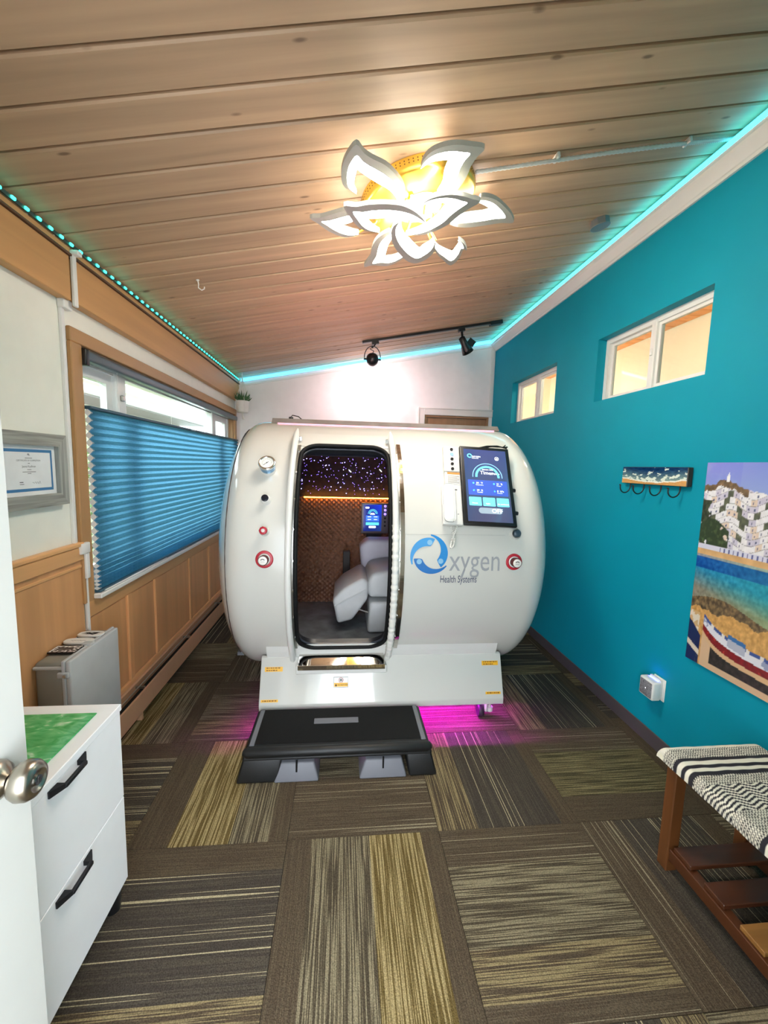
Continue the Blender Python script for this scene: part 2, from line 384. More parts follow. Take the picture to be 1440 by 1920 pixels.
# ---- baseboard and crown on the right wall
bb = part('baseboard_right', MB().box(XR - .008, XR, YF, YB, 0, .085, .003), mat('rubber_base', (84, 76, 80), .5, var=.04))
tag(bb, 'dark grey rubber cove base along the teal wall', 'baseboard', kind='structure')
def extr_y(poly, y0, y1): return MB().prism(poly, lambda a, b, d: (a, d, b), y0, y1)
crown = extr_y([(XR, 2.815), (XR - .012, 2.815), (XR - .016, 2.826), (XR - .022, 2.83), (XR - .052, 2.872), (XR - .056, 2.884), (XR - .064, 2.888), (XR - .064, 2.897), (XR - .03, 2.90), (XR, 2.90)], YF, YB)
tag(part('trim_1', crown, TRIMW), 'white crown moulding running along the top of the teal wall', 'moulding', kind='structure')
t2 = thing('trim_2', (1.2, YB, 2.1), 'white moulded door casing and corner strip on the back wall', 'trim', kind='structure')
for a, b, c, d, q in [(.826, DBX0, 0, 2.155, .02), (DBX0 + .0005, XR, DBZ, 2.155, .0195)]:
    part('casing', MB().box(a, b, YB - q, YB, c, d, .004), TRIMW, t2)
    if b < 1: part('casing_bead', MB().box(a - .004, a + .014, YB - q - .01, YB, c, d + .004, .004, 2), TRIMW, t2)
    else: part('casing_bead', MB().box(.842, b, YB - q - .009, YB, d - .012, d + .003, .003, 2), TRIMW, t2)
part('corner_strip', MB().box(XR - .05, XR - .012, YB - .012, YB, 2.155, 2.84, .003), TRIMW, t2)
part('cornice_strip', MB().prism([(XL, zc_(XL) - .10), (XR - .02, zc_(XR) - .10), (XR - .02, zc_(XR) - .075), (XL, zc_(XL) - .075)], lambda a, b, d: (a, d, b), YB - .012, YB), TRIMW, t2)
d2 = thing('door_1', (1.28, YB, 0), 'brown wooden door at the far right behind the chamber', 'door', kind='structure')
part('door_leaf', MB().box(DBX0 + .022, 1.638, YB + .03, YB + .07, .01, DBZ - .02, .003), wood('door_wood', (150, 116, 84), 'z', .6, .5, .2), d2)
part('door_jamb', MB().box(DBX0 + .0005, DBX0 + .02, YB + .001, YB + .115, 0, DBZ - .018).box(DBX0 + .0005, 1.6595, YB + .001, YB + .115, DBZ - .018, DBZ - .0005).box(1.64, 1.6595, YB + .001, YB + .115, 0, DBZ - .018), mat('door_stop_wood', (164, 124, 88), .5), d2)

# ---- next room seen through the clerestory windows
nr = MB(); X2 = 3.2
nr.box(X2, X2 + .1, .6, 6.4, 1.0, 2.95)
nr.box(XR + TH, X2, 6.3, 6.4, 1.0, 2.95); nr.box(XR + TH, X2, .5, .6, 1.0, 2.95); nr.box(XR + TH, X2, .6, 6.4, .92, 1.0)
tag(part('wall_next_room', nr, CREAM), 'cream walls of the next room behind the clerestory windows', 'wall', kind='structure')
nc = part('ceiling_next_room', MB().box(XR + TH, X2 + .1, .5, 6.4, 2.925, 3.0), mat('orange_groove', (150, 86, 40), .7))
tag(nc, 'orange pine ceiling of the next room', 'ceiling', kind='structure')
npm = MB().box(-.76, .70, -.066, .066, -.009, .009, .003); npme = npm.mesh('plank'); npme.materials.append(ORANGEW)
for k in range(41):
    o = bpy.data.objects.new('plank', npme); COL.objects.link(o); o.location = (2.49, .7 + k * .14, 2.917); adopt(o, nc)
ld = bpy.data.lights.new('next_room_lamp', 'POINT'); ld.energy = NEXT_W; ld.color = (1, .88, .74); ld.shadow_soft_size = .12
lo = bpy.data.objects.new('next_room_lamp', ld); lo.location = (2.35, 3.0, 2.55); COL.objects.link(lo)
ld = bpy.data.lights.new('next_room_lamp', 'POINT'); ld.energy = NEXT_W * .7; ld.color = (1, .88, .74); ld.shadow_soft_size = .12
lo = bpy.data.objects.new('next_room_lamp', ld); lo.location = (2.35, 5.2, 2.55); COL.objects.link(lo)
def clerestory(n, h, label):
    y0, y1, z0, z1 = h; xa, xb = XR + .06, XR + TH - .004
    w = thing('window_%d' % n, (XR + .08, (y0 + y1) / 2, z0), label, 'window', kind='structure')
    t = .032; ym = (y0 + y1) / 2
    fr = ring_x(xa, xb, y0, y1, z0, z1, t, t, t * .6)
    part('frame', fr, TRIMW, w)
    part('mullion', MB().box(xa - .006, xb, ym - .02, ym + .02, z0 + .01, z1 - .01, .004), TRIMW, w)
    for a, b, xo in ((y0 + t, ym - .02, .012), (ym + .02, y1 - t, .024)):
        s = .018
        part('sash', ring_x(xa + xo, xa + xo + .02, a, b, z0 + .0195, z1 - t, s, s, s), TRIMW, w)
        part('pane', MB().box(xa + xo + .008, xa + xo + .012, a + s, b - s, z0 + .03, z1 - t - s + .002), GLASS, w)
    part('latch', MB().box(xa - .014, xa - .004, ym - .008, ym + .008, z0 + .2, z0 + .235, .003), TRIMW, w)
clerestory(2, WIN_R[0], 'larger, nearer white sliding window high in the teal wall')
clerestory(3, WIN_R[1], 'smaller-looking white sliding window high in the teal wall near the far corner')

# ---- left window with frames, wood casing, view outside
w1 = thing('window_1', (XL, 3.3, .84), 'wide white sliding window behind the blue shade with wooden casing', 'window', kind='structure')
y0, y1, z0, z1 = WIN_L; xo0, xo1 = XL - .10, XL - .045
CAS = wood('casing_oak', (184, 140, 92), 'y', .6, .45, .12); CASV = wood('casing_oak_upright', (180, 136, 88), 'z', .6, .45, .12)
part('casing', MB().box(XL, XL + .02, y0 - .075, y1 + .07, z1, z1 + .062, .004), CAS, w1)
part('casing', MB().box(XL, XL + .02, y0 - .075, y0, z0 - .03, z1, .004), CASV, w1)
part('casing', MB().box(XL, XL + .02, y1, y1 + .07, z0 - .03, z1, .004), CASV, w1)
part('jamb_lining', MB().box(XL - .044, XL - .0005, y0 + .0005, y0 + .012, z0, z1 - .012).box(XL - .044, XL - .0005, y1 - .012, y1 - .0005, z0, z1 - .012).box(XL - .044, XL - .0005, y0 + .0005, y1 - .0005, z1 - .012, z1 - .0005), CASV, w1)
fr = ring_x(xo0, xo1, y0 + .012, y1 - .012, z0 + .001, z1 - .012, .043, .048, .049)
part('frame', fr, TRIMW, w1)
for ym in (2.44, 4.06):
    part('mullion', MB().box(xo0, xo1 + .012, ym - .05, ym + .05, z0 + .02, z1 - .02, .006), TRIMW, w1)
for a, b in ((y0 + .055, 2.39), (4.11, y1 - .055)):
    s = .05; part('sash', ring_x(xo0 + .01, xo1 - .012, a, b, z0 + .05, z1 - .06, s, s, s), TRIMW, w1)
for a, b in ((y0 + .1, 2.345), (2.49, 4.01), (4.155, y1 - .1)):
    part('pane', MB().box(xo0 + .024, xo0 + .029, a, b, z0 + .06, z1 - .07), GLASS, w1)
part('sash_lock', MB().box(xo1 + .012, xo1 + .026, 2.425, 2.455, 1.80, 1.83, .004), STEEL, w1)
part('sill', MB().box(XL - .05, XL + .055, y0 - .01, y1 + .01, z0 - .024, z0, .004), TRIMW, w1)

# outside
SID = mat('cream_siding', (122, 115, 94), .7, var=.05)
nh = thing('neighbour_house', (-4.4, 3.2, 0), 'cream sided neighbouring house with eave seen above the blue shade', 'building')
part('house_wall', MB().box(-5.0, -4.6, -4, 12, -.5, 2.5), SID, nh)
clap = MB().box(-.012, .012, -8, 8, -.075, .07); clap_me = clap.mesh('clapboard'); clap_me.materials.append(SID)
for k in range(14):
    o = bpy.data.objects.new('clapboard', clap_me); COL.objects.link(o); o.location = (-4.585, 4, .5 + k * .145); o.rotation_euler = (0, .14, 0); adopt(o, nh)
part('eave', MB().box(-4.6, -3.9, -4, 12, 2.42, 2.5), mat('eave_grey', (84, 80, 74), .7), nh)
part('gutter', MB().box(-3.95, -3.83, -4, 12, 2.44, 2.60, .02), mat('gutter_white', (126, 124, 116), .5), nh)
part('roof', MB().prism([(-5.2, 3.3), (-5.2, 3.24), (-3.85, 2.55), (-3.8, 2.62)], lambda a, b, d: (a, d, b), -4, 12), mat('roof_metal', (128, 120, 92), .6, var=.1), nh)
gr = part('ground_outside', MB().box(-9, XL - .2, -6, 14, -.8, -.5), mat('ground_grass', (120, 130, 90), .9, var=.2)); tag(gr, 'pale ground outside the left window', 'ground', kind='structure')
lm = MB()
for k in range(1500):
    a = random.uniform(0, 2 * PI); h = random.uniform(-.5, 1.95); r = random.uniform(0, .55) * (1.1 - .3 * h / 2)
    cx = random.choice([2.6, 3.5, 4.4, 5.6, 6.6]); p = Vector((-3.3 + r * math.cos(a), cx + 1.2 * r * math.sin(a), h))
    d = Vector((random.gauss(0, 1), random.gauss(0, 1), random.gauss(0, .6))).normalized() * .06; e = d.orthogonal().normalized() * .025
    lm.add([p - d, p + e, p + d, p - e], [(0, 1, 2, 3)])
sh = tag(part('garden_hedge', lm, mat('pale_leaves', (96, 116, 66), .6, var=.2)), 'pale green hedge outside below the neighbouring eave', 'hedge', kind='stuff')

# ---- wainscot below the window, near wainscot with chair rail, ceiling beam
wx = XL + .012
t3 = thing('trim_3', (XL, 3.3, 0), 'honey oak panelled wainscot under the blue shaded window', 'wainscot', kind='structure')
st = [1.99, 2.335, 2.66, 3.245, 3.70, 4.20, YB]
part('backing_board', MB().box(XL, XL + .004, 1.99, YB, .12, .815), OAKV, t3)
part('rail', MB().box(XL, wx + .006, 1.97, YB, .735, .816, .003), OAK, t3)
part('rail', MB().box(XL, wx + .004, 1.97, YB, .19, .235, .004), OAK, t3)
for a in (2.315, 2.645, 3.225, 3.68, 4.18):
    part('stile', MB().box(XL, wx + .004, a, a + .045, .235, .735, .004), OAKV, t3)
ss = [1.985, 2.315, 2.36, 2.645, 2.69, 3.225, 3.27, 3.68, 3.725, 4.18, 4.225, YB - .01]
for a, b in zip(ss[0::2], ss[1::2]):
    part('panel', MB().box(XL, XL + .007, a + .008, b - .008, .243, .727, .003), OAKV, t3)
t4 = thing('trim_4', (XL, 1, 0), 'golden wood wainscot with a chair rail behind the grey metal box', 'wainscot', kind='structure')
part('panel', MB().box(XL, XL + .008, YF, 1.955, 0, 1.02, .002), OAKV, t4)
part('chair_rail', MB().box(XL, XL + .024, YF, 1.945, 1.022, 1.085, .004).box(XL, XL + .032, YF, 1.945, 1.085, 1.105, .005), OAK, t4)
part('bead', MB().box(XL, XL + .014, YF, 1.945, .985, 1.0, .003), OAK, t4)
t5 = thing('trim_5', (XL, 2.5, 2.14), 'tan wooden fascia beam running under the ceiling on the left wall', 'beam', kind='structure')
part('fascia', MB().box(XL, XL + .045, YF, 1.925, 2.14, 2.318, .003), BEAMW, t5)
part('fascia', MB().box(XL, XL + .045, 1.955, YB, 2.14, 2.318, .003), BEAMW, t5)
part('cove_strip', MB().box(XL, XL + .055, YF, YB, 2.318, 2.328, .002), mat('dark_cove', (96, 66, 44), .6), t5)
part('cove_strip', MB().box(XL, XL + .048, YF, YB, 2.328, 2.352, .003), BEAMW, t5)
rw = thing('cable_raceway', (XL, 1.94, .3), 'white plastic cable raceway running down beside the window casing', 'cable cover')
part('channel', MB().box(XL, XL + .014, 1.905, 1.925, 1.09, 2.13, .002), TRIMW, rw)
part('channel', MB().box(XL + .008, XL + .02, 1.957, 1.975, .1, 1.06, .002), TRIMW, rw)
part('channel', MB().box(XL + .044, XL + .058, 1.928, 1.952, 2.12, 2.335, .003), TRIMW, rw)
part('elbow', MB().box(XL, XL + .03, 1.90, 1.955, 2.105, 2.145, .005, 2), TRIMW, rw)
part('elbow', MB().box(XL, XL + .036, 1.915, 1.978, 1.05, 1.10, .005, 2), TRIMW, rw)
part('elbow', MB().box(XL + .008, XL + .03, 1.952, 1.98, .93, 1.05, .004, 2), TRIMW, rw)
part('cap', MB().box(XL + .03, XL + .08, 1.925, 1.956, 2.325, 2.345, .004, 2), TRIMW, rw)

# ---- near door (white, open) with knob
DX = -.57
d1 = thing('door_2', (DX - .02, .35, 0), 'white open door at the left edge of the view', 'door', kind='structure')
part('door_leaf', MB().box(DX - .036, DX, -.06, .752, .012, 2.03, .003), mat('door_white', (214, 214, 208), .4, var=.012), d1)
kb = part('door_knob', MB().lathe([(.018, .0105), (.026, .0105), (.031, .018), (.037, .028), (.046, .032), (.058, .0315), (.066, .027), (.0695, .019), (.0695, .017), (.067, .0165), (.067, .0)], (DX, .678, .948), (1, 0, 0), 40), NICKEL, d1, 'satin nickel door knob with keyhole')
part('rosette', MB().lathe([(0, .033), (.004, .033), (.012, .029), (.018, .02), (.024, .012)], (DX, .678, .948), (1, 0, 0), 40), NICKEL, kb)
part('key_cylinder', MB().cyl((DX + .067, .678, .948), (DX + .0695, .678, .948), .008), CHROME, kb)
part('keyhole', MB().box(DX + .0693, DX + .0702, .6772, .6788, .943, .953), BLACKP, kb)
part('latch_plate', MB().box(DX - .03, DX - .006, .7515, .7535, .91, .985, .001), STEEL, d1)

# ================================================================== THINGS
# ---- LED strips
CY = emat('led_cyan', (60, 225, 250), LED_E); CYG = emat('led_green_cyan', (40, 240, 210), LED_E * 1.6)
TAPE = mat('tape_white', (200, 220, 225), .4)
ls = thing('led_strip', (XL + .06, 3, 2.36), 'beaded green-cyan light strip along the left ceiling edge', 'light strip', 'ceiling light strips')
part('tape', MB().box(XL + .052, XL + .058, .6, YB - .03, 2.352, 2.366), mat('tape_dark', (40, 60, 56), .5), ls)
bdm = MB().box(-.004, .004, -.009, .009, -.005, .005, .002).mesh('led_bead'); bdm.materials.append(CYG)
yy = 1.2; k = 0
while yy < YB - .06:
    o = bpy.data.objects.new('led_bead', bdm); COL.objects.link(o); o.location = (XL + .060, yy, 2.360); adopt(o, ls); yy += .060
ls2 = thing('led_strip', (XR - .05, 3, 2.90), 'bright cyan light strip above the crown of the teal wall', 'light strip', 'ceiling light strips')
part('tape', MB().box(XR - .042, XR - .036, .6, YB - .01, 2.899, 2.935), TAPE, ls2)
part('light_tube', MB().box(XR - .066, XR - .046, .6, YB - .02, 2.900, 2.926, .004, 2), CY, ls2)
ls3 = thing('led_strip', (.2, YB - .02, 2.6), 'bright blue-cyan light strip following the slope of the back wall', 'light strip', 'ceiling light strips')
part('light_tube', MB().prism([(XL + .07, zc_(XL + .07) - .045), (XR - .06, zc_(XR - .06) - .045), (XR - .06, zc_(XR - .06) - .022), (XL + .07, zc_(XL + .07) - .022)], lambda a, b, d: (a, d, b), YB - .022, YB - .010), emat('led_blue_cyan', (70, 205, 250), LED_E * .9), ls3)
part('tape', MB().prism([(XL + .06, zc_(XL + .06) - .055), (XR - .05, zc_(XR - .05) - .055), (XR - .05, zc_(XR - .05) - .005), (XL + .06, zc_(XL + .06) - .005)], lambda a, b, d: (a, d, b), YB - .009, YB - .001), TAPE, ls3)

# ---- flower ceiling lamp
LX, LY = .30, 1.93
GOLD = mat('gold_plate', (236, 190, 80), .32, .75, var=.03)
PETW = mat('petal_rim', (168, 168, 158), .4, var=.02)
DIFF = emat('petal_diffuser', (255, 250, 242), LAMP_E)
DIFF_TOP = None
lamp = thing('flower_ceiling_lamp', CP(LX, LY), 'gold ceiling lamp with nine glowing white flame-shaped petals', 'ceiling lamp')
nrm = (CP(0, 0, 1) - CP(0, 0, 0))
part('ceiling_plate', MB().lathe([(0, .252), (.03, .252), (.045, .246), (.05, .238), (.05, 0)], CP(LX, LY, .002), nrm, 64), GOLD, lamp)
hm = MB()
for k in range(90):
    a = 2 * PI * k / 90
    for q, dd in ((.2525, .014), (.2525, .024)):
        p = CP(LX + q * math.cos(a) * math.cos(CA), LY + q * math.sin(a), dd); hm.cyl(p, p + Vector((math.cos(a), math.sin(a), math.cos(a) * SL)) * .0008, .0028, n=6)
part('vent_holes', hm, mat('vent_dark', (120, 80, 20), .5), lamp)
PETALS = [
    (0.1,[(0.029,1.695),(-0.014,1.652),(-0.028,1.6),(-0.024,1.539),(-0.009,1.492),(0.021,1.449),(0.048,1.49),(0.081,1.523),(0.128,1.56),(0.167,1.609),(0.2,1.664),(0.22,1.721),(0.227,1.789)],[(0.029,1.695),(0.018,1.658),(0.02,1.608),(0.023,1.585),(0.026,1.571),(0.029,1.564),(0.041,1.579),(0.059,1.599),(0.101,1.643),(0.146,1.685),(0.171,1.717),(0.189,1.748),(0.201,1.784)]),
    (0.1,[(0.259,1.6),(0.26,1.559),(0.28,1.522),(0.319,1.503),(0.367,1.501),(0.42,1.515),(0.474,1.535),(0.46,1.571),(0.451,1.616),(0.452,1.656),(0.445,1.716),(0.428,1.769)],[(0.259,1.6),(0.28,1.577),(0.301,1.57),(0.318,1.568),(0.34,1.568),(0.355,1.57),(0.363,1.573),(0.358,1.593),(0.356,1.62),(0.357,1.649),(0.364,1.702),(0.355,1.755)]),
    (0.16,[(0.133,1.866),(0.079,1.842),(0.038,1.799),(0.006,1.729),(-0.019,1.656),(0.028,1.668),(0.075,1.664),(0.141,1.674),(0.203,1.696),(0.26,1.741),(0.309,1.803),(0.33,1.846)],[(0.133,1.866),(0.111,1.838),(0.094,1.814),(0.079,1.784),(0.068,1.754),(0.093,1.759),(0.112,1.762),(0.15,1.764),(0.202,1.781),(0.257,1.803),(0.297,1.825),(0.33,1.846)]),
    (0.09,[(0.047,2.0),(0.008,2.01),(-0.034,1.994),(-0.088,1.938),(-0.125,1.878),(-0.158,1.83),(-0.116,1.834),(-0.064,1.82),(-0.013,1.808),(0.015,1.816)],[(0.047,1.991),(0.022,1.975),(0.001,1.958),(-0.02,1.941),(-0.037,1.926),(-0.05,1.909),(-0.033,1.905),(-0.013,1.902),(0.003,1.898),(0.017,1.891)]),
    (0.16,[(0.28,1.715),(0.304,1.682),(0.343,1.666),(0.392,1.666),(0.446,1.686),(0.492,1.713),(0.53,1.737),(0.492,1.778),(0.46,1.824),(0.432,1.874),(0.386,1.911),(0.334,1.93),(0.255,1.918)],[(0.28,1.715),(0.314,1.701),(0.339,1.703),(0.359,1.707),(0.376,1.713),(0.39,1.721),(0.4,1.729),(0.392,1.753),(0.381,1.776),(0.366,1.821),(0.335,1.865),(0.299,1.892),(0.254,1.912)]),
    (0.09,[(0.562,1.861),(0.557,1.836),(0.58,1.833),(0.639,1.865),(0.708,1.933),(0.766,2.003),(0.802,2.07),(0.735,2.058),(0.659,2.061),(0.583,2.061),(0.517,2.043),(0.476,2.015)],[(0.569,1.873),(0.587,1.885),(0.602,1.897),(0.62,1.912),(0.633,1.924),(0.643,1.934),(0.655,1.945),(0.636,1.953),(0.609,1.959),(0.551,1.958),(0.51,1.967),(0.479,2.001)]),
    (0.13,[(0.186,1.923),(0.147,1.951),(0.122,1.997),(0.112,2.062),(0.11,2.134),(0.083,2.225),(0.131,2.222),(0.198,2.25),(0.245,2.234),(0.29,2.182)],[(0.202,1.977),(0.195,2.008),(0.188,2.039),(0.185,2.088),(0.184,2.131),(0.185,2.172),(0.206,2.174),(0.229,2.174),(0.255,2.16),(0.276,2.145)]),
    (0.17,[(0.212,1.781),(0.188,1.813),(0.184,1.87),(0.2,1.948),(0.237,2.039),(0.287,2.126),(0.337,2.171),(0.378,2.158),(0.408,2.112),(0.415,2.056),(0.406,1.998)],[(0.213,1.786),(0.221,1.826),(0.231,1.869),(0.252,1.916),(0.275,1.953),(0.304,2.0),(0.339,2.051),(0.35,2.032),(0.365,2.015),(0.38,1.999),(0.389,1.974)]),
    (0.13,[(0.406,2.093),(0.456,2.194),(0.507,2.272),(0.567,2.347),(0.595,2.271),(0.59,2.183),(0.613,2.201),(0.578,2.128),(0.533,2.079)],[(0.428,2.105),(0.455,2.141),(0.497,2.182),(0.538,2.216),(0.545,2.186),(0.549,2.157),(0.551,2.131),(0.545,2.11),(0.533,2.079)]),
]
def PP(x, y, d):  # point below the ceiling with the traced room x,y
    return Vector((x, y, zc_(x) - d / math.cos(CA)))
for dz, O, I in PETALS:
    def band(f0, f1, d0, d1):
        n = len(O); vs = []
        def subdiv(A):
            out = []
            for q in range(n - 1):
                p0, p1, p2, p3 = A[max(q - 1, 0)], A[q], A[q + 1], A[min(q + 2, n - 1)]
                for t in (0, .34, .67):
                    out.append(tuple(.5 * ((2 * p1[c]) + (-p0[c] + p2[c]) * t + (2 * p0[c] - 5 * p1[c] + 4 * p2[c] - p3[c]) * t * t + (-p0[c] + 3 * p1[c] - 3 * p2[c] + p3[c]) * t ** 3) for c in (0, 1)))
            return out + [A[-1]]
        O2, I2 = subdiv(O), subdiv(I); m = len(O2)
        for d in (d0, d1):
            for f in (f0, f1):
                for a, b in zip(O2, I2): vs.append(PP(a[0] + (b[0] - a[0]) * f, a[1] + (b[1] - a[1]) * f, d))
        fs = []
        for q in range(m - 1):
            fs += [(q, q + 1, m + q + 1, m + q), (2 * m + q, 3 * m + q, 3 * m + q + 1, 2 * m + q + 1), (q, 2 * m + q, 2 * m + q + 1, q + 1), (m + q, m + q + 1, 3 * m + q + 1, 3 * m + q)]
        fs += [(0, m, 3 * m, 2 * m), (m - 1, 3 * m - 1, 4 * m - 1, 2 * m - 1)]
        return MB().add(vs, fs)
    pt = part('petal', band(0, .42, dz - .008, dz + .008), PETW, lamp)
    part('petal_light_shield', band(.05, .98, dz - .011, dz - .0065), PETW, pt)  # unseen opaque plate added to keep petal light off the ceiling
    part('diffuser', band(.42, 1.0, dz - .006, dz + .0075), DIFF, pt, 'glowing white acrylic band')
    # stem from the plate to the petal's inner end
    ends = [O[0], O[-1]]; e = min(ends, key=lambda p: (p[0] - LX) ** 2 + (p[1] - LY) ** 2)
    ex, ey = e; ax, ay = LX + (ex - LX) * .7, LY + (ey - LY) * .7
    r_ = math.hypot(ax - LX, ay - LY)
    if r_ > .2: ax, ay = LX + (ax - LX) * .2 / r_, LY + (ay - LY) * .2 / r_
    part('stem', MB().tube([CP(ax, ay, .045), PP(ax, ay, dz * .75), PP(ex, ey, dz - .004)], .006, 8), GOLD, lamp)
    part('stem_collar', MB().cyl(CP(ax, ay, .048), CP(ax, ay, .062), .011), GOLD, lamp)
part('led_engine', MB().cyl(CP(LX, LY, .05), CP(LX, LY, .06), .10, n=32), emat('led_engine', (255, 225, 160), 1.2), lamp, 'glowing warm light disc under the gold plate')
bl = bpy.data.lights.new('lamp_bulb', 'POINT'); bl.energy = LAMP_BULB; bl.color = (1, .9, .72); bl.shadow_soft_size = .05
bo = bpy.data.objects.new('lamp_bulb', bl); COL.objects.link(bo); bo.location = PP(LX, LY, .115); adopt(bo, lamp)

# ---- conduit, junction box, hook
GALV = mat('galvanised', (206, 206, 200), .45, .0, var=.08, vscale=60)
cd = thing('flexible_conduit', CP(1.1, 1.78), 'ribbed metal conduit running from the flower lamp to the teal wall', 'conduit')
cpts = [CP(.52, 1.80, .018), CP(.8, 1.786, .02), CP(1.1, 1.782, .016), CP(1.38, 1.784, .014), CP(1.52, 1.79, .012), CP(1.66, 1.79, .014)]
n = 150; P = []
for k in range(n + 1):
    t = k / n * (len(cpts) - 1); q = min(int(t), len(cpts) - 2); P.append(cpts[q].lerp(cpts[q + 1], t - q))
part('ribbed_tube', MB().tube(P, [.0085 if k % 2 else .0066 for k in range(n + 1)], 10), GALV, cd)
for xx in (.86, 1.44): part('strap', MB().box(-.007, .007, -.022, .022, -.02, .002, .003, M=Matrix.Translation(CP(xx, 1.785, 0)) @ Matrix.Rotation(-CA, 4, 'Y')), GALV, cd)
jb = thing('junction_box', CP(1.42, 2.36), 'small round metal electrical box on the ceiling by the teal wall', 'electrical box')
part('box_body', MB().lathe([(0, .05), (.035, .05), (.036, .047), (.036, 0)], CP(1.42, 2.36, 0), nrm, 8, False), mat('box_grey', (128, 134, 136), .3, .4), jb)
part('cover_plate', MB().lathe([(.036, .053), (.039, .053), (.040, .05), (.04, 0)], CP(1.42, 2.36, 0), nrm, 24, False), mat('box_cover_grey', (150, 158, 160), .3, .4), jb)
hk = tag(part('ceiling_hook', MB().tube([CP(-.81, 2.43, -.002), CP(-.81, 2.43, .025), CP(-.815, 2.43, .04), CP(-.80, 2.43, .055), CP(-.785, 2.43, .05), CP(-.783, 2.43, .04)], .003, 8).cyl(CP(-.81, 2.43, -.001), CP(-.81, 2.43, .003), .009), TRIMW), 'small white hook screwed into the ceiling planks', 'hook')

# ---- track light
tl = thing('track_light', CP(.83, 4.02), 'black ceiling track with two black spotlight heads', 'track light')
def rotb(mb, x0, x1, y0, y1, d0, d1, bev=.002):
    L_ = (x1 - x0) / math.cos(CA) / 2; xm = (x0 + x1) / 2
    return mb.box(-L_, L_, y0, y1, -d1, -d0, bev, M=Matrix.Translation((xm, 0, zc_(xm))) @ Matrix.Rotation(-CA, 4, 'Y'))
part('track', rotb(MB(), .15, 1.50, 4.005, 4.04, 0, .022), BLACKP, tl)
part('feed_box', rotb(MB(), 1.38, 1.50, 3.995, 4.05, 0, .034), BLACKP, tl)
h1 = part('adapter', rotb(MB(), .235, .30, 4.0, 4.045, .02, .05), BLACKP, tl)
hc = Vector((.245, 3.96, 2.475))
part('yoke', MB().tube([hc + Vector((.075 * math.sin(a), 0, .085 * math.cos(a) + .0)) + Vector((0, 0, .035 * (1 + math.cos(a)) / 2)) for a in np.linspace(-PI * .52, PI * .52, 20)], .004, 8), BLACKP, tl)
part('stem', MB().cyl(hc + Vector((0, .03, .115)), CP(.265, 4.02, .05), .007), BLACKP, tl)
part('lamp_head', MB().lathe([(-.055, .0), (-.05, .03), (-.03, .052), (0, .058), (.03, .052), (.05, .038), (.055, .034), (.05, .03), (.03, .0)], hc, (.1, .8, -.5), 32), BLACKP, tl)
sl_ = bpy.data.lights.new('spot_bulb', 'SPOT'); sl_.energy = 10; sl_.color = (1, .72, .74); sl_.spot_size = 2.6; sl_.spot_blend = 1.0; sl_.shadow_soft_size = .03
so_ = bpy.data.objects.new('spot_bulb', sl_); COL.objects.link(so_); so_.location = hc + Vector((.007, .06, -.036)); so_.rotation_euler = Vector((.1, .8, -.5)).to_track_quat('-Z', 'Y').to_euler(); adopt(so_, tl)
part('pivot_knob', MB().cyl(hc + Vector((-.08, 0, 0)), hc + Vector((-.055, 0, 0)), .009).cyl(hc + Vector((.055, 0, 0)), hc + Vector((.08, 0, 0)), .009), BLACKP, tl)
part('lead_wire', MB().tube([hc + Vector((0, .02, .13)), hc + Vector((-.02, 0, .09)), hc + Vector((.01, -.02, .07)), hc + Vector((.0, -.03, .045))], .0035, 8), BLACKP, tl)
part('adapter', rotb(MB(), 1.07, 1.13, 4.0, 4.045, .02, .05), BLACKP, tl)
g0 = CP(1.10, 4.02, .05); g1 = Vector((1.115, 4.0, 2.70))
part('stem', MB().cyl(g0, g1, .011), BLACKP, tl)
part('lamp_head', MB().lathe([(-.075, .018), (-.07, .03), (-.01, .034), (.05, .05), (.085, .058), (.08, .05), (.03, .02)], g1 + Vector((.02, 0, -.03)), (.55, .35, -.75), 28), BLACKP, tl)
part('barn_door', MB().box(-.035, .035, -.002, .002, -.03, .03, M=Matrix.Translation(g1 + Vector((.085, -.01, -.01))) @ Matrix.Rotation(.6, 4, 'Y')), BLACKP, tl)

# ---- cellular shade
def shade_mat():
    m, nt, b = newmat('shade_fabric'); N = nt.nodes.new; L = nt.links.new
    tc = N('ShaderNodeTexCoord'); mp = N('ShaderNodeMapping'); mp.inputs['Scale'].default_value = (250, 60, 350); L(tc.outputs['Object'], mp.inputs[0])
    n = N('ShaderNodeTexNoise'); n.inputs['Scale'].default_value = 1; n.inputs['Detail'].default_value = 2; L(mp.outputs[0], n.inputs['Vector'])
    r = N('ShaderNodeValToRGB'); e = r.color_ramp.elements; e[0].position = .3; e[1].position = .7
    e[0].color = (*lin((52, 112, 142)), 1); e[1].color = (*lin((88, 156, 188)), 1); L(n.outputs['Fac'], r.inputs[0])
    d = N('ShaderNodeBsdfDiffuse'); t = N('ShaderNodeBsdfTranslucent'); L(r.outputs[0], d.inputs[0])
    t.inputs[0].default_value = (*lin((104, 158, 190)), 1)
    mx = N('ShaderNodeMixShader'); mx.inputs[0].default_value = .5; L(d.outputs[0], mx.inputs[1]); L(t.outputs[0], mx.inputs[2])
    L(mx.outputs[0], nt.nodes['Material Output'].inputs['Surface']); return m
SHADE = shade_mat(); CELLW = mat('cell_end_white', (238, 240, 240), .6)
cs = thing('cellular_shade', (XL + .02, 3.3, .84), 'blue cellular window shade pulled up from the sill of the left window', 'window shade')
SY0, SY1 = 2.03, 4.64
def cell(hh, dep):
    mb = MB(); pr = [(0, -hh / 2), (dep / 2, 0), (0, hh / 2)]
    x_ = XL + .024
    a = [(x_, -hh / 2), (x_ + dep, 0), (x_, hh / 2)]
    mb.add([(p[0], y_, p[1]) for y_ in (SY0, SY1) for p in a], [(0, 1, 4, 3), (1, 2, 5, 4)])
    return mb.mesh('pleat', fix=False)
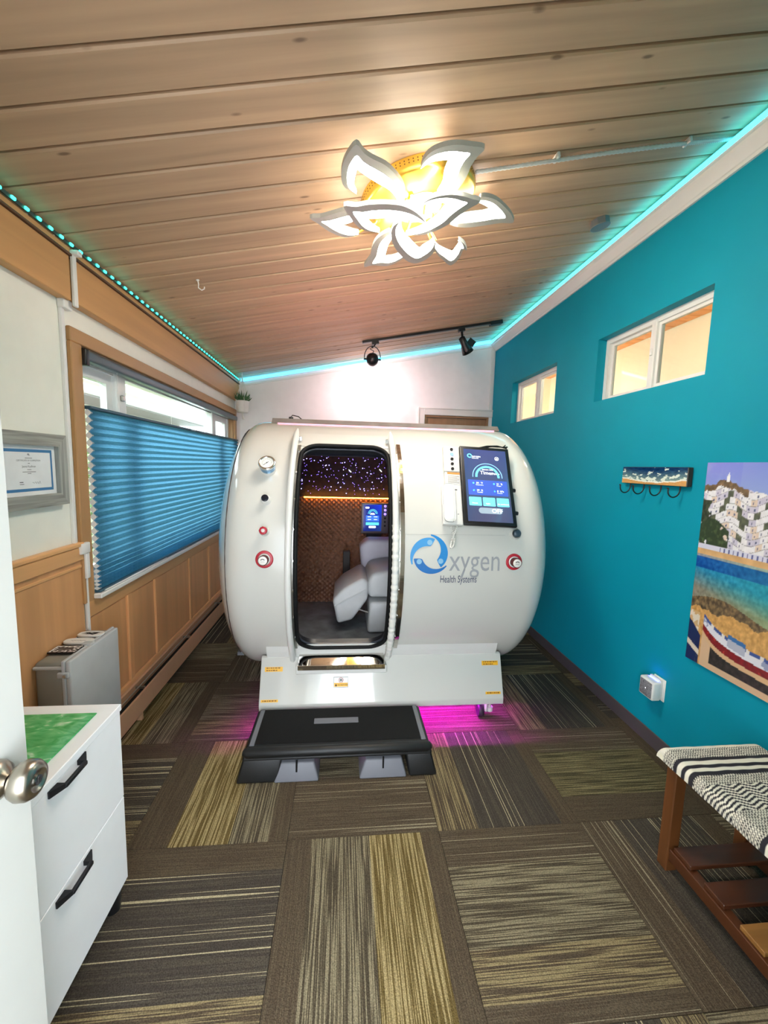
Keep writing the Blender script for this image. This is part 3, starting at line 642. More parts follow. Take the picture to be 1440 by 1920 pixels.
def cell_end(hh, dep):
    x_ = XL + .024
    return MB().add([(x_, SY0 - .001, -hh / 2), (x_ + dep, SY0 - .001, 0), (x_, SY0 - .001, hh / 2), (x_ - dep * .9, SY0 - .001, 0),
                     (x_, SY0 + .01, -hh / 2), (x_ + dep, SY0 + .01, 0), (x_, SY0 + .01, hh / 2), (x_ - dep * .9, SY0 + .01, 0)],
                    [(0, 1, 2, 3), (0, 1, 5, 4), (1, 2, 6, 5), (2, 3, 7, 6), (3, 0, 4, 7)]).mesh('cell_end')
cz = .852; meshes = {}
while cz < 1.68:
    hh = .018 if cz < .90 else (.026 if cz < .98 else .0345)
    if hh not in meshes:
        a = cell(hh, .017); a.materials.append(SHADE); b = cell_end(hh, .017); b.materials.append(CELLW); meshes[hh] = (a, b)
    o = bpy.data.objects.new('pleat', meshes[hh][0]); COL.objects.link(o); o.location = (0, 0, cz + hh / 2); adopt(o, cs)
    e = bpy.data.objects.new('cell_end', meshes[hh][1]); COL.objects.link(e); e.location = (0, 0, cz + hh / 2); adopt(e, o)
    cz += hh
DKB = mat('shade_rail_blue', (52, 86, 104), .45, var=.04)
part('top_rail', MB().box(XL + .006, XL + .042, SY0 - .006, SY1, cz - .002, cz + .014, .004), DKB, cs)
part('bottom_rail', MB().box(XL + .004, XL + .044, SY0 - .006, SY1, .8405, .853, .004), DKB, cs)
part('head_rail', MB().box(XL - .02, XL + .034, SY0 - .005, SY1 + .02, 1.925, 1.972, .012, 3), mat('head_rail_grey', (96, 106, 114), .35, .3, var=.03), cs)
part('end_cap', MB().box(XL - .02, XL + .036, SY0 - .012, SY0 + .02, 1.90, 1.974, .006, 2), BLACKP, cs)
for yy in (2.3, 2.95, 3.6, 4.3): part('lift_cord', MB().cyl((XL + .024, yy, cz), (XL + .02, yy, 1.93), .0008, n=5), TRIMW, cs)
part('handle_tab', MB().box(XL + .042, XL + .05, 3.25, 3.33, cz + .002, cz + .012, .002), mat('tab_clear', (170, 190, 200), .3), cs)
rol = tag(part('rolled_paper', MB().tube([(XL + .050, 2.05, .846), (XL + .052, 2.4, .846), (XL + .047, 2.75, .844)], [.004, .006, .003], 8), mat('paper_white', (236, 236, 232), .7)), 'thin rolled white paper lying on the window sill', 'paper')

# ---- baseboard heater
bh = thing('baseboard_heater', (XL + .04, 3.3, 0), 'long tan metal baseboard heater under the panelled wainscot', 'heater')
TAN = mat('heater_tan', (204, 160, 124), .45, var=.03)
part('back_plate', extr_y([(XL + .012, .04), (XL + .02, .04), (XL + .02, .192), (XL + .03, .202), (XL + .022, .206), (XL + .012, .206)], 1.995, YB - .01), TAN, bh)
part('front_cover', extr_y([(XL + .066, .045), (XL + .074, .045), (XL + .078, .055), (XL + .078, .165), (XL + .074, .172), (XL + .066, .165)], 1.995, YB - .01), TAN, bh)
part('fin_core', MB().box(XL + .02, XL + .066, 2.0, YB - .02, .05, .135), mat('fin_dark', (24, 20, 18), .7), bh)
part('damper_rod', MB().cyl((XL + .046, 2.0, .185), (XL + .046, YB - .02, .185), .003), STEEL, bh)
for yy in (2.35, 3.05, 3.8, 4.4):
    part('bracket', MB().box(XL + .02, XL + .07, yy - .006, yy + .006, .165, .178), STEEL, bh)
part('end_cap', MB().box(XL + .012, XL + .080, 1.97, 1.998, .03, .208, .004), TAN, bh)
for yy in (2.3, 4.2): part('foot', MB().box(XL + .03, XL + .07, yy, yy + .02, 0, .05), TAN, bh)

# ---- certificate frame
pf = thing('picture_frame', (XL, 1.72, 1.29), 'weathered grey wooden frame holding a blue-bordered certificate', 'picture frame')
GWD = wood('grey_weathered', (168, 169, 162), 'y', 2.2, .7, .5); GWDV = wood('grey_weathered_upright', (164, 166, 160), 'z', 2.2, .7, .5)
fy0, fy1, fz0, fz1 = 1.48, 1.862, 1.288, 1.575; fwid = .048
for nm, pl_, m_ in [('rail', [(fy0, fz1), (fy1, fz1), (fy1 - fwid, fz1 - fwid), (fy0 + fwid, fz1 - fwid)], GWD), ('rail', [(fy0, fz0), (fy0 + fwid, fz0 + fwid), (fy1 - fwid, fz0 + fwid), (fy1, fz0)], GWD),
                    ('rail', [(fy0, fz0), (fy0, fz1), (fy0 + fwid, fz1 - fwid), (fy0 + fwid, fz0 + fwid)], GWDV), ('rail', [(fy1, fz0), (fy1 - fwid, fz0 + fwid), (fy1 - fwid, fz1 - fwid), (fy1, fz1)], GWDV)]:
    part('rail', MB().prism(pl_, lambda a, b, d: (d, a, b), XL, XL + .030), m_, pf)
part('mat_board', MB().box(XL, XL + .012, fy0 + fwid, fy1 - fwid, fz0 + fwid, fz1 - fwid), mat('mat_white', (236, 238, 238), .7), pf)
by0, by1, bz0, bz1 = fy0 + fwid + .018, fy1 - fwid - .018, fz0 + fwid + .016, fz1 - fwid - .016
part('blue_border', MB().box(XL + .012, XL + .0126, by0, by1, bz0, bz1), mat('border_blue', (62, 122, 172), .6), pf)
pp = part('certificate', MB().box(XL + .0126, XL + .0132, by0 + .011, by1 - .011, bz0 + .011, bz1 - .011), mat('certificate_paper', (232, 236, 238), .7), pf)
tx = XL + .0136; ym_ = (by0 + by1) / 2; GI = mat('grey_ink', (90, 92, 96), .7)
def cert(txt, sz, z, sx=1.0, m=GI, yo=0): part('lettering', textmesh(txt, sz, lambda a, b: (tx, ym_ + yo + a, z + b), align='CENTER', sx=sx), m, pp, fix=False)
cert('CERTIFICATE OF COMPLETION', .0085, 1.466, 1.0)
cert('Jaena Kaufman', .0115, 1.443, 1.0)
for z_, w_ in ((1.477, .035), (1.4335, .02), (1.425, .066), (1.419, .018), (1.457, .01)):
    part('text_line', MB().box(tx - .0002, tx, ym_ - w_ / 2, ym_ + w_ / 2, z_, z_ + .0018), GI, pp)
part('text_line', MB().box(tx - .0002, tx, ym_ - .05, ym_ - .033, 1.386, 1.389).box(tx - .0002, tx, ym_ - .05, ym_ - .03, 1.379, 1.381), GI, pp)
part('emblem', MB().box(tx - .0002, tx, ym_ - .005, ym_ + .004, 1.489, 1.495).box(tx - .0002, tx, ym_ - .001, ym_ + .007, 1.4875, 1.490), mat('ink_light', (150, 152, 158), .7), pp)
part('signature', MB().tube([(tx, ym_ + .012 + .0035 * q, 1.384 + .006 * math.sin(q * 1.9) * (.4 + .06 * q)) for q in range(13)], .0004, 4), GI, pp)

# ---- grey metal enclosure with plaques on it
eb = thing('metal_enclosure', (-1.12, 1.79, .30), 'grey metal electrical enclosure against the wainscot beyond the dresser', 'enclosure')
ex0, ex1, ey0, ey1, ez0, ez1 = XL + .010, -1.052, 1.625, 1.955, .30, .690
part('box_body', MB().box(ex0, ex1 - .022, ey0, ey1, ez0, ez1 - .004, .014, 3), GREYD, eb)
part('door', MB().box(ex1 - .020, ex1, ey0 - .006, ey1 + .006, ez0 - .006, ez1 + .004, .006, 2), GREYM, eb)
part('flange', MB().box(ex1 - .032, ex1 - .019, ey0 - .010, ey1 + .01, ez0 - .01, ez1 + .006, .003), GREYM, eb)
part('drip_lip', MB().box(ex0, ex1 - .03, ey0 - .008, ey0 + .004, ez1 - .03, ez1 - .018, .003), GREYM, eb)
for zz in (.345, .505, .64):
    part('hinge_bolt', MB().cyl((ex1 - .012, ey1 + .002, zz), (ex1 - .012, ey1 + .014, zz), .005, n=10), STEEL, eb)
for zz in (.365, .640):
    lt = part('latch', MB().box(ex1 - .046, ex1 - .004, ey0 - .016, ey0 - .004, zz - .012, zz + .012, .005, 2), GREYM, eb)
    part('latch_screw', MB().cyl((ex1 - .016, ey0 - .022, zz), (ex1 - .016, ey0 - .015, zz), .006, n=12), STEEL, lt)
part('latch', MB().box(ex1 - .044, ex1 - .004, 1.76, 1.79, ez1, ez1 + .014, .004, 2), GREYM, eb)
part('cable_gland', MB().cyl((-1.15, ey0, .40), (-1.15, ey0 - .018, .40), .014, n=6).cyl((-1.15, ey0 - .018, .40), (-1.15, ey0 - .028, .40), .010), CHROME, eb)
part('cable', MB().tube([(-1.15, ey0 - .026, .40), (-1.152, ey0 - .04, .39), (-1.156, ey0 - .05, .35), (-1.158, ey0 - .05, .28)], .004, 8), BLACKP, eb)
PLW = mat('plaque_white', (236, 236, 232), .35); PLB = mat('plaque_ink', (36, 34, 34), .5)
def ellipse_slab(cx, cy, rx, ry, z0, z1, nn=3.0):
    mb = MB(); poly = []
    for k in range(40):
        a = 2 * PI * k / 40; c, s = math.cos(a), math.sin(a)
        poly.append((cx + rx * math.copysign(abs(c) ** (2 / nn), c), cy + ry * math.copysign(abs(s) ** (2 / nn), s)))
    return mb.prism(poly, lambda a, b, d: (a, b, d), z0, z1)
pzt = ez1 + .0005
q1 = thing('rounded_plaque', (-1.128, 1.80, pzt), 'white rounded plaque with faint script on the grey enclosure', 'plaque', 'plaques on the grey enclosure')
part('slab', ellipse_slab(-1.128, 1.80, .058, .026, pzt, pzt + .011), PLW, q1); part('underside', ellipse_slab(-1.128, 1.80, .060, .028, pzt - .0004, pzt + .003), PLB, q1)
part('script_line', MB().tube([(-1.158 + .0031 * k, 1.797 + .006 * math.sin(k * 1.7) * (.5 + .5 * math.sin(k * .6)), pzt + .0112) for k in range(20)], .0006, 4), mat('ink_soft', (150, 150, 150), .6), q1)
q2 = thing('rounded_plaque', (-1.122, 1.875, pzt), 'white rounded plaque with a black flourish at the far end of the enclosure', 'plaque', 'plaques on the grey enclosure')
part('slab', ellipse_slab(-1.122, 1.875, .052, .028, pzt, pzt + .010), PLW, q2); part('underside', ellipse_slab(-1.122, 1.875, .054, .030, pzt - .0004, pzt + .003), PLB, q2)
fl = MB()
for k in range(9):
    a = k * .9; fl.add([(-1.122 + .012 * math.cos(a + j * 2.1) * (1 + .3 * k % 2) + .02 * math.cos(k * 2.4), 1.875 + .007 * math.sin(a + j * 2.1) + .010 * math.sin(k * 1.7), pzt + .0104) for j in range(3)], [(0, 1, 2)])
part('flourish', fl, PLB, q2, fix=False)
q3 = thing('patterned_tile', (-1.128, 1.72, pzt), 'black tray with a black and white patterned top nearest on the enclosure', 'plaque', 'plaques on the grey enclosure')
part('base', MB().box(-1.185, -1.078, 1.69, 1.755, pzt, pzt + .008, .002), BLACKP, q3)
painted('pattern', 60, 30, lambda u, v: (-1.181 + .10 * u, 1.694 + .057 * v, pzt + .0084), lambda u, v: ((236,) * 3 if (u < .06 or v > .92 or nz(u * 9, v * 7, 3) > .05) else (50, 46, 46)) if not (.15 < u < .7 and .3 < v < .75) else ((90, 84, 84) if nz(u * 30, v * 14, 8) > 0 else (40, 38, 38)), vcol_mat('pattern_print', .4), q3)

# ---- white dresser with green mat
DW = mat('dresser_white', (246, 247, 248), .42, var=.012, bump=.03, bscale=400)
dr = thing('dresser', (-.95, 1.0, 0), 'white two-drawer cabinet with black handles beside the open door', 'dresser')
dx1 = -.707; dx0 = -1.16; dy0, dy1 = .66, 1.306
part('top', MB().box(dx0, dx1 + .003, dy0 - .004, dy1 + .004, .678, .70, .002), DW, dr)
part('carcass', MB().box(dx0, dx1 - .018, dy0, dy1, .08, .678, .002), DW, dr)
BLK = mat('black_iron', (26, 27, 32), .5, .3, var=.15, vscale=90, bump=.2, bscale=120)
for z0_, z1_ in ((.381, .676), (.08, .378)):
    dw = part('drawer', MB().box(dx1 - .017, dx1, dy0 + .002, dy1 - .001, z0_, z1_, .0015), DW, dr)
    hz = z0_ + (.283 if z0_ > .2 else .28); hy0, hy1 = .98, 1.125
    hp = MB()
    for yy, sg in ((hy0, 1), (hy1, -1)):
        hp.add([(dx1, yy, hz - .009), (dx1, yy + sg * .034, hz - .007), (dx1, yy + sg * .034, hz + .007), (dx1, yy, hz + .009),
                (dx1 + .004, yy, hz - .009), (dx1 + .024, yy + sg * .034, hz - .006), (dx1 + .024, yy + sg * .034, hz + .006), (dx1 + .004, yy, hz + .009)],
               [(0, 1, 2, 3), (4, 5, 6, 7), (0, 1, 5, 4), (1, 2, 6, 5), (2, 3, 7, 6), (3, 0, 4, 7)])
    hp.box(dx1 + .016, dx1 + .026, hy0 + .030, hy1 - .030, hz - .006, hz + .006, .003, 2)
    part('handle', hp, BLK, dw)
for xx, yy in ((-.74, 1.27), (-1.12, 1.27), (-.74, .70), (-1.12, .70)):
    part('foot', MB().cyl((xx, yy, 0), (xx, yy, .08), .022, .026), BLACKP, dr)
gm = thing('glass_board', (-.85, 1.15, .7), 'green streaked glass board lying on the white dresser', 'board')
def green_mat():
    m, nt, b = newmat('green_streaks'); N = nt.nodes.new; L = nt.links.new
    tc = N('ShaderNodeTexCoord'); mp = N('ShaderNodeMapping'); mp.inputs['Scale'].default_value = (14, 30, 5); mp.inputs['Rotation'].default_value = (0, 0, .7); L(tc.outputs['Object'], mp.inputs[0])
    n = N('ShaderNodeTexNoise'); n.inputs['Scale'].default_value = 1; n.inputs['Detail'].default_value = 5; n.inputs['Distortion'].default_value = 1.5; L(mp.outputs[0], n.inputs['Vector'])
    r = N('ShaderNodeValToRGB'); e = r.color_ramp.elements; e[0].position = .35; e[0].color = (*lin((40, 160, 84)), 1); e[1].position = .72; e[1].color = (*lin((196, 232, 200)), 1)
    q = e.new(.58); q.color = (*lin((96, 196, 126)), 1)
    L(n.outputs['Fac'], r.inputs[0]); L(r.outputs[0], b.inputs['Base Color']); b.inputs['Roughness'].default_value = .1; b.inputs['Coat Weight'].default_value = .5
    return m
part('board', MB().box(-1.08, -.748, .97, 1.258, .7005, .7045, .0015), green_mat(), gm)

# ---- hook rack on teal wall
hr = thing('hook_rack', (XR, 2.08, 1.47), 'wooden coat rack painted with a resin ocean wave and four black hooks', 'coat rack')
hb = part('board', MB().box(XR - .030, XR, 1.845, 2.315, 1.423, 1.519, .003), mat('rack_edge', (60, 46, 36), .4), hr)
def wave(u, v):
    e1 = .34 + .10 * math.sin(u * 9 + 1) + .05 * fbm(u * 6, 2) ; s = .20 + .10 * math.sin(u * 5 + 2.2) + .03 * fbm(u * 9, 7)
    if v < s: return (214 + 12 * nz(u * 40, v * 10), 160 + 10 * nz(u * 40, v * 10), 96)
    if v < s + .07: return (244, 244, 232)
    w = fbm(u * 12, v * 5, 4) + (0.55 - v) * .9
    if w > .26: return (226, 236, 224)
    t = min(1, max(0, (v - s) / .75)); b_ = nz(u * 18, v * 12) * 22
    return (130 * (1 - t) + 14 + b_ * .5, 170 * (1 - t) + 46 * t + b_, 160 * (1 - t) + 92 * t + b_)
painted('wave_painting', 150, 40, lambda u, v: (XR - .0306, 2.313 - .466 * u, 1.425 + .092 * v), wave, vcol_mat('resin_print', .12), hr)
for yy in (2.255, 2.145, 2.02, 1.895):
    pts = [(XR - .018, yy, 1.428), (XR - .018, yy, 1.40)] + [(XR - .018 - .027 * (1 - math.cos(a)), yy + .012 * math.sin(a / 2), 1.40 - .030 * math.sin(a) * 1.1) for a in np.linspace(.3, PI + .3, 10)] + [(XR - .073, yy + .014, 1.412)]
    h_ = part('hook', MB().tube(pts, .0035, 8), BLACKP, hr)
    part('hook_tip', MB().lathe([(-.005, 0), (-.003, .004), (0, .005), (.003, .004), (.005, 0)], pts[-1], (0, 0, 1), 12), BLACKP, h_)

# ---- harbour poster
PY0, PY1, PZ0, PZ1 = 1.755, 1.13, .595, 1.542
def harbour(u, v):
    u2 = u / .55; n1 = fbm(u * 14, v * 16); n2 = fbm(u * 40, v * 44, 3)
    hill = .885 + .035 * math.exp(-((u2 - .30) / .16) ** 2) - .05 * max(0, u2 - .45) + .012 * fbm(u * 20, 1)
    # chapel on the hill
    if abs(u2 - .33) < .022 and hill - .01 < v < .935: return (244, 242, 244)
    if abs(u2 - .33) < .022 - (v - .935) * 1.2 and .935 <= v < .953: return (236, 236, 242)
    if v > hill:
        t = (v - .85) / .15; c = 18 * max(0, n1) if u2 < .5 else 8
        return (140 - 22 * t * u2 + c, 160 - 20 * t + c, 222 + 4 * t)
    if v > .60:
        if v > hill - .03 + .01 * n1 and u2 < .62: return (120 + 40 * n2, 96 + 30 * n2, 70 + 20 * n2)
        if v < .70 + .03 * math.sin(u2 * 9) and u2 < .42 and n1 > -.35: return (54 + 40 * max(0, n2), 66 + 44 * max(0, n2), 44 + 24 * max(0, n2))
        if u2 < .14 and v < .82 and n1 > -.1: return (60 + 40 * n2, 66 + 40 * n2, 50 + 30 * n2)
        # houses in terraces
        rw_ = int(v * 34 + .6 * math.sin(u * 21)); cw_ = int(u * 24 + rw_ * .37); h0 = (math.sin(cw_ * 12.9 + rw_ * 78.2) * 43758.5) % 1
        fu, fv = (u * 24 + rw_ * .37) % 1, (v * 34 + .6 * math.sin(u * 21)) % 1
        if h0 < .12: return (92 + 30 * n2, 96 + 30 * n2, 78 + 20 * n2)
        base = (236, 234, 238) if h0 < .62 else ((206, 200, 218) if h0 < .85 else (226, 206, 190))
        if .3 < fu < .48 and .3 < fv < .66 and h0 > .3: return (86, 92, 128)
        if fv < .10: return tuple(q * .72 for q in base)
        return tuple(q + 10 * n2 for q in base)
    if v > .578:  # quay wall with bays
        fu = (u * 30) % 1
        return (92, 96, 150) if (.3 < u2 < 1.2 and .3 < fu < .62 and v < .597) else (214, 214, 232)
    if v > .548: return (216 + 20 * n1, 172 + 18 * n1, 118 + 14 * n1)
    if v > .325 + .03 * math.sin(u2 * 4):
        t = (.548 - v) / .22
        deep = (22, 84, 164) if t < .3 else (36, 130, 176)
        m_ = min(1, max(0, (t - .30 - .25 * u2) * 2.2)); sand = (138, 130, 116)
        ca_ = n2 * 22 + 14 * nz(u * 10, v * 60)
        if t < .04: deep = (150, 150, 160)
        return tuple(deep[i] * (1 - m_) + sand[i] * m_ + ca_ + (24 * u2 if i == 1 else 0) for i in range(3))
    g_ = .163 + .085 * math.exp(-max(0, u2 - .23) / .25); hb_ = .092 + .085 * math.exp(-max(0, u2 - .23) / .2)   # boat gunwale and keel
    if u2 > .22:
        if .58 < u2 < .82 and g_ - .03 < v < g_ + .028: return (56, 110, 170) if v > g_ + .008 else (176, 182, 200)
        if g_ - .006 < v < g_ + .010: return (58, 84, 150) if (u2 * 6) % 1 > .25 else (226, 222, 216)
        if g_ - .040 < v <= g_ - .006: return (226, 226, 234) if n1 > -.35 else (150, 160, 190)
        if hb_ < v <= g_ - .040: return (176 + 30 * n2, 52, 44) if n1 > .45 else (128 + 24 * n2, 26, 32)
        if hb_ - .022 < v <= hb_: return (216, 178, 136)
        if v <= hb_ - .022: return (52 + 26 * n2, 46 + 22 * n2, 44 + 20 * n2) if u2 > .36 and v > .028 else (214, 180, 146)
    if u2 <= .20 and v < .215 - .35 * u2:
        if abs(v - .095 + .2 * u2) < .014: return (222, 208, 190)
        return (30, 42, 88) if n1 > -.5 else (60, 66, 96)
    if u2 < .16 and v < .26: return (226, 214, 196) if n1 > .1 else (206, 170, 120)
    if v > .285 + .02 * n1: return (112 + 60 * n2, 92 + 50 * n2, 66 + 30 * n2)
    return (206 + 34 * n2, 158 + 30 * n2, 92 + 24 * n2)
po = thing('harbour_poster', (XR, 1.44, .6), 'unframed print of a white harbour town and red boat on the teal wall', 'poster')
part('backing', MB().box(XR - .016, XR - .001, PY1, PY0, PZ0, PZ1, .002), mat('print_edge', (200, 198, 196), .5), po)
painted('print', 170, 250, lambda u, v: (XR - .0165, PY0 - (PY0 - PY1) * u, PZ0 + (PZ1 - PZ0) * v), harbour, vcol_mat('poster_print', .35), po)

# ---- plug-in device
pd = thing('plug_in_purifier', (XR, 1.93, .34), 'small white plug-in device with grey mesh face and blue glow on the teal wall', 'air purifier')
part('outlet_plate', MB().box(XR - .006, XR, 1.865, 1.945, .285, .405, .003, 2), TRIMW, pd)
part('device_body', MB().box(XR - .066, XR - .018, 1.872, 1.972, .288, .388, .008, 3), WHITE, pd)
part('mesh_face', MB().box(XR - .068, XR - .064, 1.881, 1.963, .297, .379, .004, 2), mat('mesh_grey', (128, 128, 134), .7, var=.5, vscale=160), pd)
part('rear_shell', MB().box(XR - .02, XR - .004, 1.880, 1.958, .292, .398, .004, 2), WHITE, pd)
part('blue_light', MB().box(XR - .030, XR - .012, 1.89, 1.955, .387, .3895), emat('blue_led', (50, 60, 255), 7), pd)
part('status_light', MB().cyl((XR - .0682, 1.922, .338), (XR - .069, 1.922, .338), .002, n=8), emat('status_led', (240, 240, 255), 3), pd)

# ---- bench
bn = thing('bench', (1.45, .85, 0), 'dark stained wooden bench with slatted shelf against the teal wall', 'bench')
bx0, bx1, by0_, by1_ = 1.225, 1.585, .34, 1.30
def leg(x, y_, w=.045): return MB().box(x, x + w, y_ - w, y_, 0, .40, .003)
for x in (bx0, bx1 - .045):
    for y_ in (by1_, by0_ + .045): part('leg', leg(x, y_), BENCHV, bn)
for x in (bx0 + .005, bx1 - .040): part('side_rail', MB().box(x, x + .035, by0_ + .045, by1_ - .045, .05, .095, .002), BENCHW, bn)
for x in (bx0 + .10, bx1 - .14): part('seat_rail', MB().box(x, x + .035, by0_ + .045, by1_ - .045, .36, .40, .002), BENCHW, bn)
SLW = wood('bench_slat', (82, 44, 24), 'x', .6, .4, .35, coat=.2); SLL = wood('bench_slat_pale', (150, 104, 52), 'x', .6, .45, .3)
y_ = by1_ - .055; k = 0
while y_ > by0_ + .12:
    part('slat', MB().box(bx0 + .012, bx1 - .012, y_ - .075, y_, .0955, .112, .002), SLL if k == 2 else SLW, bn, 'paler slat' if k == 2 else None); y_ -= .128; k += 1  # one slat takes a paler wood tone
part('seat_board', MB().box(bx0 + .004, bx1 - .004, by0_ + .004, by1_ - .004, .40, .415), BENCHW, bn)
# woven cushion: rounded slab whose pattern runs along y
def weave(u, v):
    s = (1 - v) * .98; x = u * .46; W_, B_ = (232, 226, 208), (34, 32, 40)
    if s < .030: return (W_[0] + 12 * nz(x * 60, s * 60), W_[1] + 10 * nz(x * 60, s * 60), W_[2])
    p = (s - .03) % .30
    def check(): return W_ if (int(x * 210) + int(s * 210)) % 2 else (70, 66, 64)
    if p < .045: return check()
    if p < .125: return B_ if (int((p - .045) / .016) % 2 == 0) else W_
    if p < .165: return check()
    if p < .262:
        z = abs(((x * 26) % 2) - 1); return B_ if ((p - .165) * 100 + z * 1.5) % 1.3 < .65 else W_
    return check()
def cush(u, v):
    yy = (by0_ - .025) + (by1_ - by0_ + .05) * v; w = bx1 - bx0 + .05
    # perimeter of the upper half: side - top - side
    a = -1 + 2 * u; xm = (bx0 + bx1) / 2
    e = min(1.0, min(v, 1 - v) / .03); ee = (1 - (1 - e) ** 2) ** .5
    if abs(a) < .76: x = xm + a / .76 * (w / 2 - .025); z = .466
    else:
        t = (abs(a) - .76) / .24; ang = t * PI * .62
        x = xm + math.copysign((w / 2 - .025) + .025 * math.sin(min(ang, PI / 2)), a); z = .466 - .025 * (1 - math.cos(min(ang, PI / 2))) - max(0, t - .8) / .2 * .02
    z = .416 + (z - .416) * (.35 + .65 * ee) + .0025 * nz(x * 22, yy * 22) 
    return (x, yy, z)
painted('cushion_cover', 150, 330, cush, weave, vcol_mat('woven_cover', .9, 0, .5), bn)
part('cushion_pad', MB().box(bx0 - .018, bx1 + .018, by0_ - .018, by1_ + .018, .4155, .45, .012, 2), mat('pad_ivory', (214, 206, 186), .9), bn)

# ---- hanging planter
hp = thing('hanging_planter', (-1.07, 4.5, 2.0), 'white pot with spiky green succulent hanging in the far left corner', 'plant')
pc = Vector((-1.075, 4.5, 0))
part('pot', MB().lathe([(2.0, .0), (2.0, .052), (2.008, .058), (2.11, .066), (2.118, .067), (2.118, .060), (2.10, .056), (2.10, 0)], pc, (0, 0, 1), 28), mat('pot_white', (234, 230, 224), .5), hp)
part('soil', MB().cyl((pc.x, pc.y, 2.10), (pc.x, pc.y, 2.106), .056), mat('soil', (60, 46, 34), .9), hp)
LEAF = mat('succulent_green', (66, 104, 60), .5, var=.25, vscale=40)
for k in range(22):
    a = k * 2.4; t = .25 + .75 * (k / 22); L_ = .13 - .05 * t; tilt = .15 + t * .95
    d = Vector((math.cos(a) * math.sin(tilt), math.sin(a) * math.sin(tilt), math.cos(tilt))); b0 = pc + Vector((math.cos(a) * .025 * t, math.sin(a) * .025 * t, 2.104))
    part('leaf', MB().tube([b0, b0 + d * L_ * .4, b0 + d * L_ * .75 + Vector((0, 0, .006)), b0 + d * L_ + Vector((0, 0, .014))], [.008, .010, .006, .0008], 6), LEAF, hp)
CORD = mat('cotton_cord', (232, 228, 220), .8); top = Vector((-1.075, 4.5, 2.36))
for k in range(4):
    a = k * PI / 2 + .5; rim = pc + Vector((.068 * math.cos(a), .068 * math.sin(a), 2.11))
    part('cord', MB().tube([top, rim, pc + Vector((.06 * math.cos(a), .06 * math.sin(a), 2.02)), pc + Vector((0, 0, 1.99))], .003, 6), CORD, hp)
part('ring', MB().tube([top + Vector((.0, .014 * math.cos(a), .018 + .014 * math.sin(a))) for a in np.linspace(0, 2 * PI, 16, endpoint=False)], .003, 6, True), CORD, hp)
part('tassel', MB().tube([pc + Vector((0, 0, 1.995)), pc + Vector((0, 0, 1.965)), pc + Vector((.01, 0, 1.93))], [.006, .007, .011], 8), CORD, hp)
part('ceiling_screw', MB().cyl(top + Vector((0, 0, .03)), CP(-1.075, 4.5, -.002), .003, n=8), CORD, hp)

# ================================================================== CHAMBER
HR, HY, HZ, HX, HL, HD, HN = .80, 2.85, .955, .252, .735, .25, 2.49
D2R = PI / 180
ch = thing('hyperbaric_chamber', (HX, HY, 0), 'large glossy white rounded pressure chamber with an oval-cornered open hatch', 'pressure chamber')
def hrad(x, off=0):
    e = max(0, abs(x - HX) - HL) / (HD + off)
    return (HR + off) * max(0, 1 - min(1, e) ** HN) ** (1 / HN)
def HP(x, th, off=0):   # point on the hull at room x, angle th (deg, 0 = facing the room, 90 = top), off outwards
    r = hrad(x) + off if abs(x - HX) <= HL else hrad(x, off)
    return Vector((x, HY - r * math.cos(th * D2R), HZ + r * math.sin(th * D2R)))
def HN_(th): return Vector((0, -math.cos(th * D2R), math.sin(th * D2R)))
TA, TB_, XA, XB = -52.0, 62.0, -.30, .30
ths = sorted(set([TA + (TB_ - TA) * k / 24 for k in range(25)] + [TB_ + (360 + TA - TB_) * k / 56 for k in range(57)]))
xe = [HX - HL - HD * (1 - (1 - k / 22) ** 2.2) for k in range(22, 0, -1)] + [HX - HL, -.40, XA, -.15, 0, .15, XB, .45, .6, .75, HX + HL] + [HX + HL + HD * (1 - (1 - k / 22) ** 2.2) for k in range(1, 23)]
nT = len(ths) - 1
hull = MB()
vs = [HP(x, t) for x in xe for t in ths[:-1]]; fs = []
for i in range(len(xe) - 1):
    for j in range(nT):
        xm, tm = (xe[i] + xe[i + 1]) / 2, (ths[j] + ths[j + 1]) / 2
        if XA < xm < XB and TA < tm < TB_: continue
        fs.append((i * nT + j, i * nT + (j + 1) % nT, (i + 1) * nT + (j + 1) % nT, (i + 1) * nT + j))
hull.add(vs, fs, True)
# front patch with a rounded-rectangle hatch opening, in (x, arc length) coordinates
OX0, OX1, OT0, OT1, ORAD = -.240, .245, -38.3, 52.0, .10
oc = ((OX0 + OX1) / 2, (OT0 + OT1) / 2); oh = ((OX1 - OX0) / 2, (OT1 - OT0) / 2 * D2R * HR)
def rrect(dx, ds, grow=0, hx=None, hs=None):
    hx, hs = oh[0] + grow, oh[1] + grow; lo, hi = 0, 5.0
    rr = ORAD + grow
    for _ in range(40):
        t = (lo + hi) / 2; a, b = abs(dx) * t - (hx - rr), abs(ds) * t - (hs - rr)
        d = math.hypot(max(a, 0), max(b, 0)) + min(max(a, b), 0) - rr
        if d > 0: hi = t
        else: lo = t
    return dx * lo, ds * lo
NS = 24; outer = []
for sgn in range(4):
    for k in range(NS):
        t = k / NS
        outer.append([(XA + (XB - XA) * t, TA), (XB, TA + (TB_ - TA) * t), (XB - (XB - XA) * t, TB_), (XA, TB_ - (TB_ - TA) * t)][sgn])
inner = []
for x, t in outer:
    dx, ds = x - oc[0], (t - oc[1]) * D2R * HR
    a, b = rrect(dx, ds); inner.append((oc[0] + a, oc[1] + b / HR / D2R))
NO = len(outer); RG = 6; vs = []
for r in range(RG + 1):
    f = r / RG
    vs += [HP(o[0] + (i[0] - o[0]) * f, o[1] + (i[1] - o[1]) * f) for o, i in zip(outer, inner)]
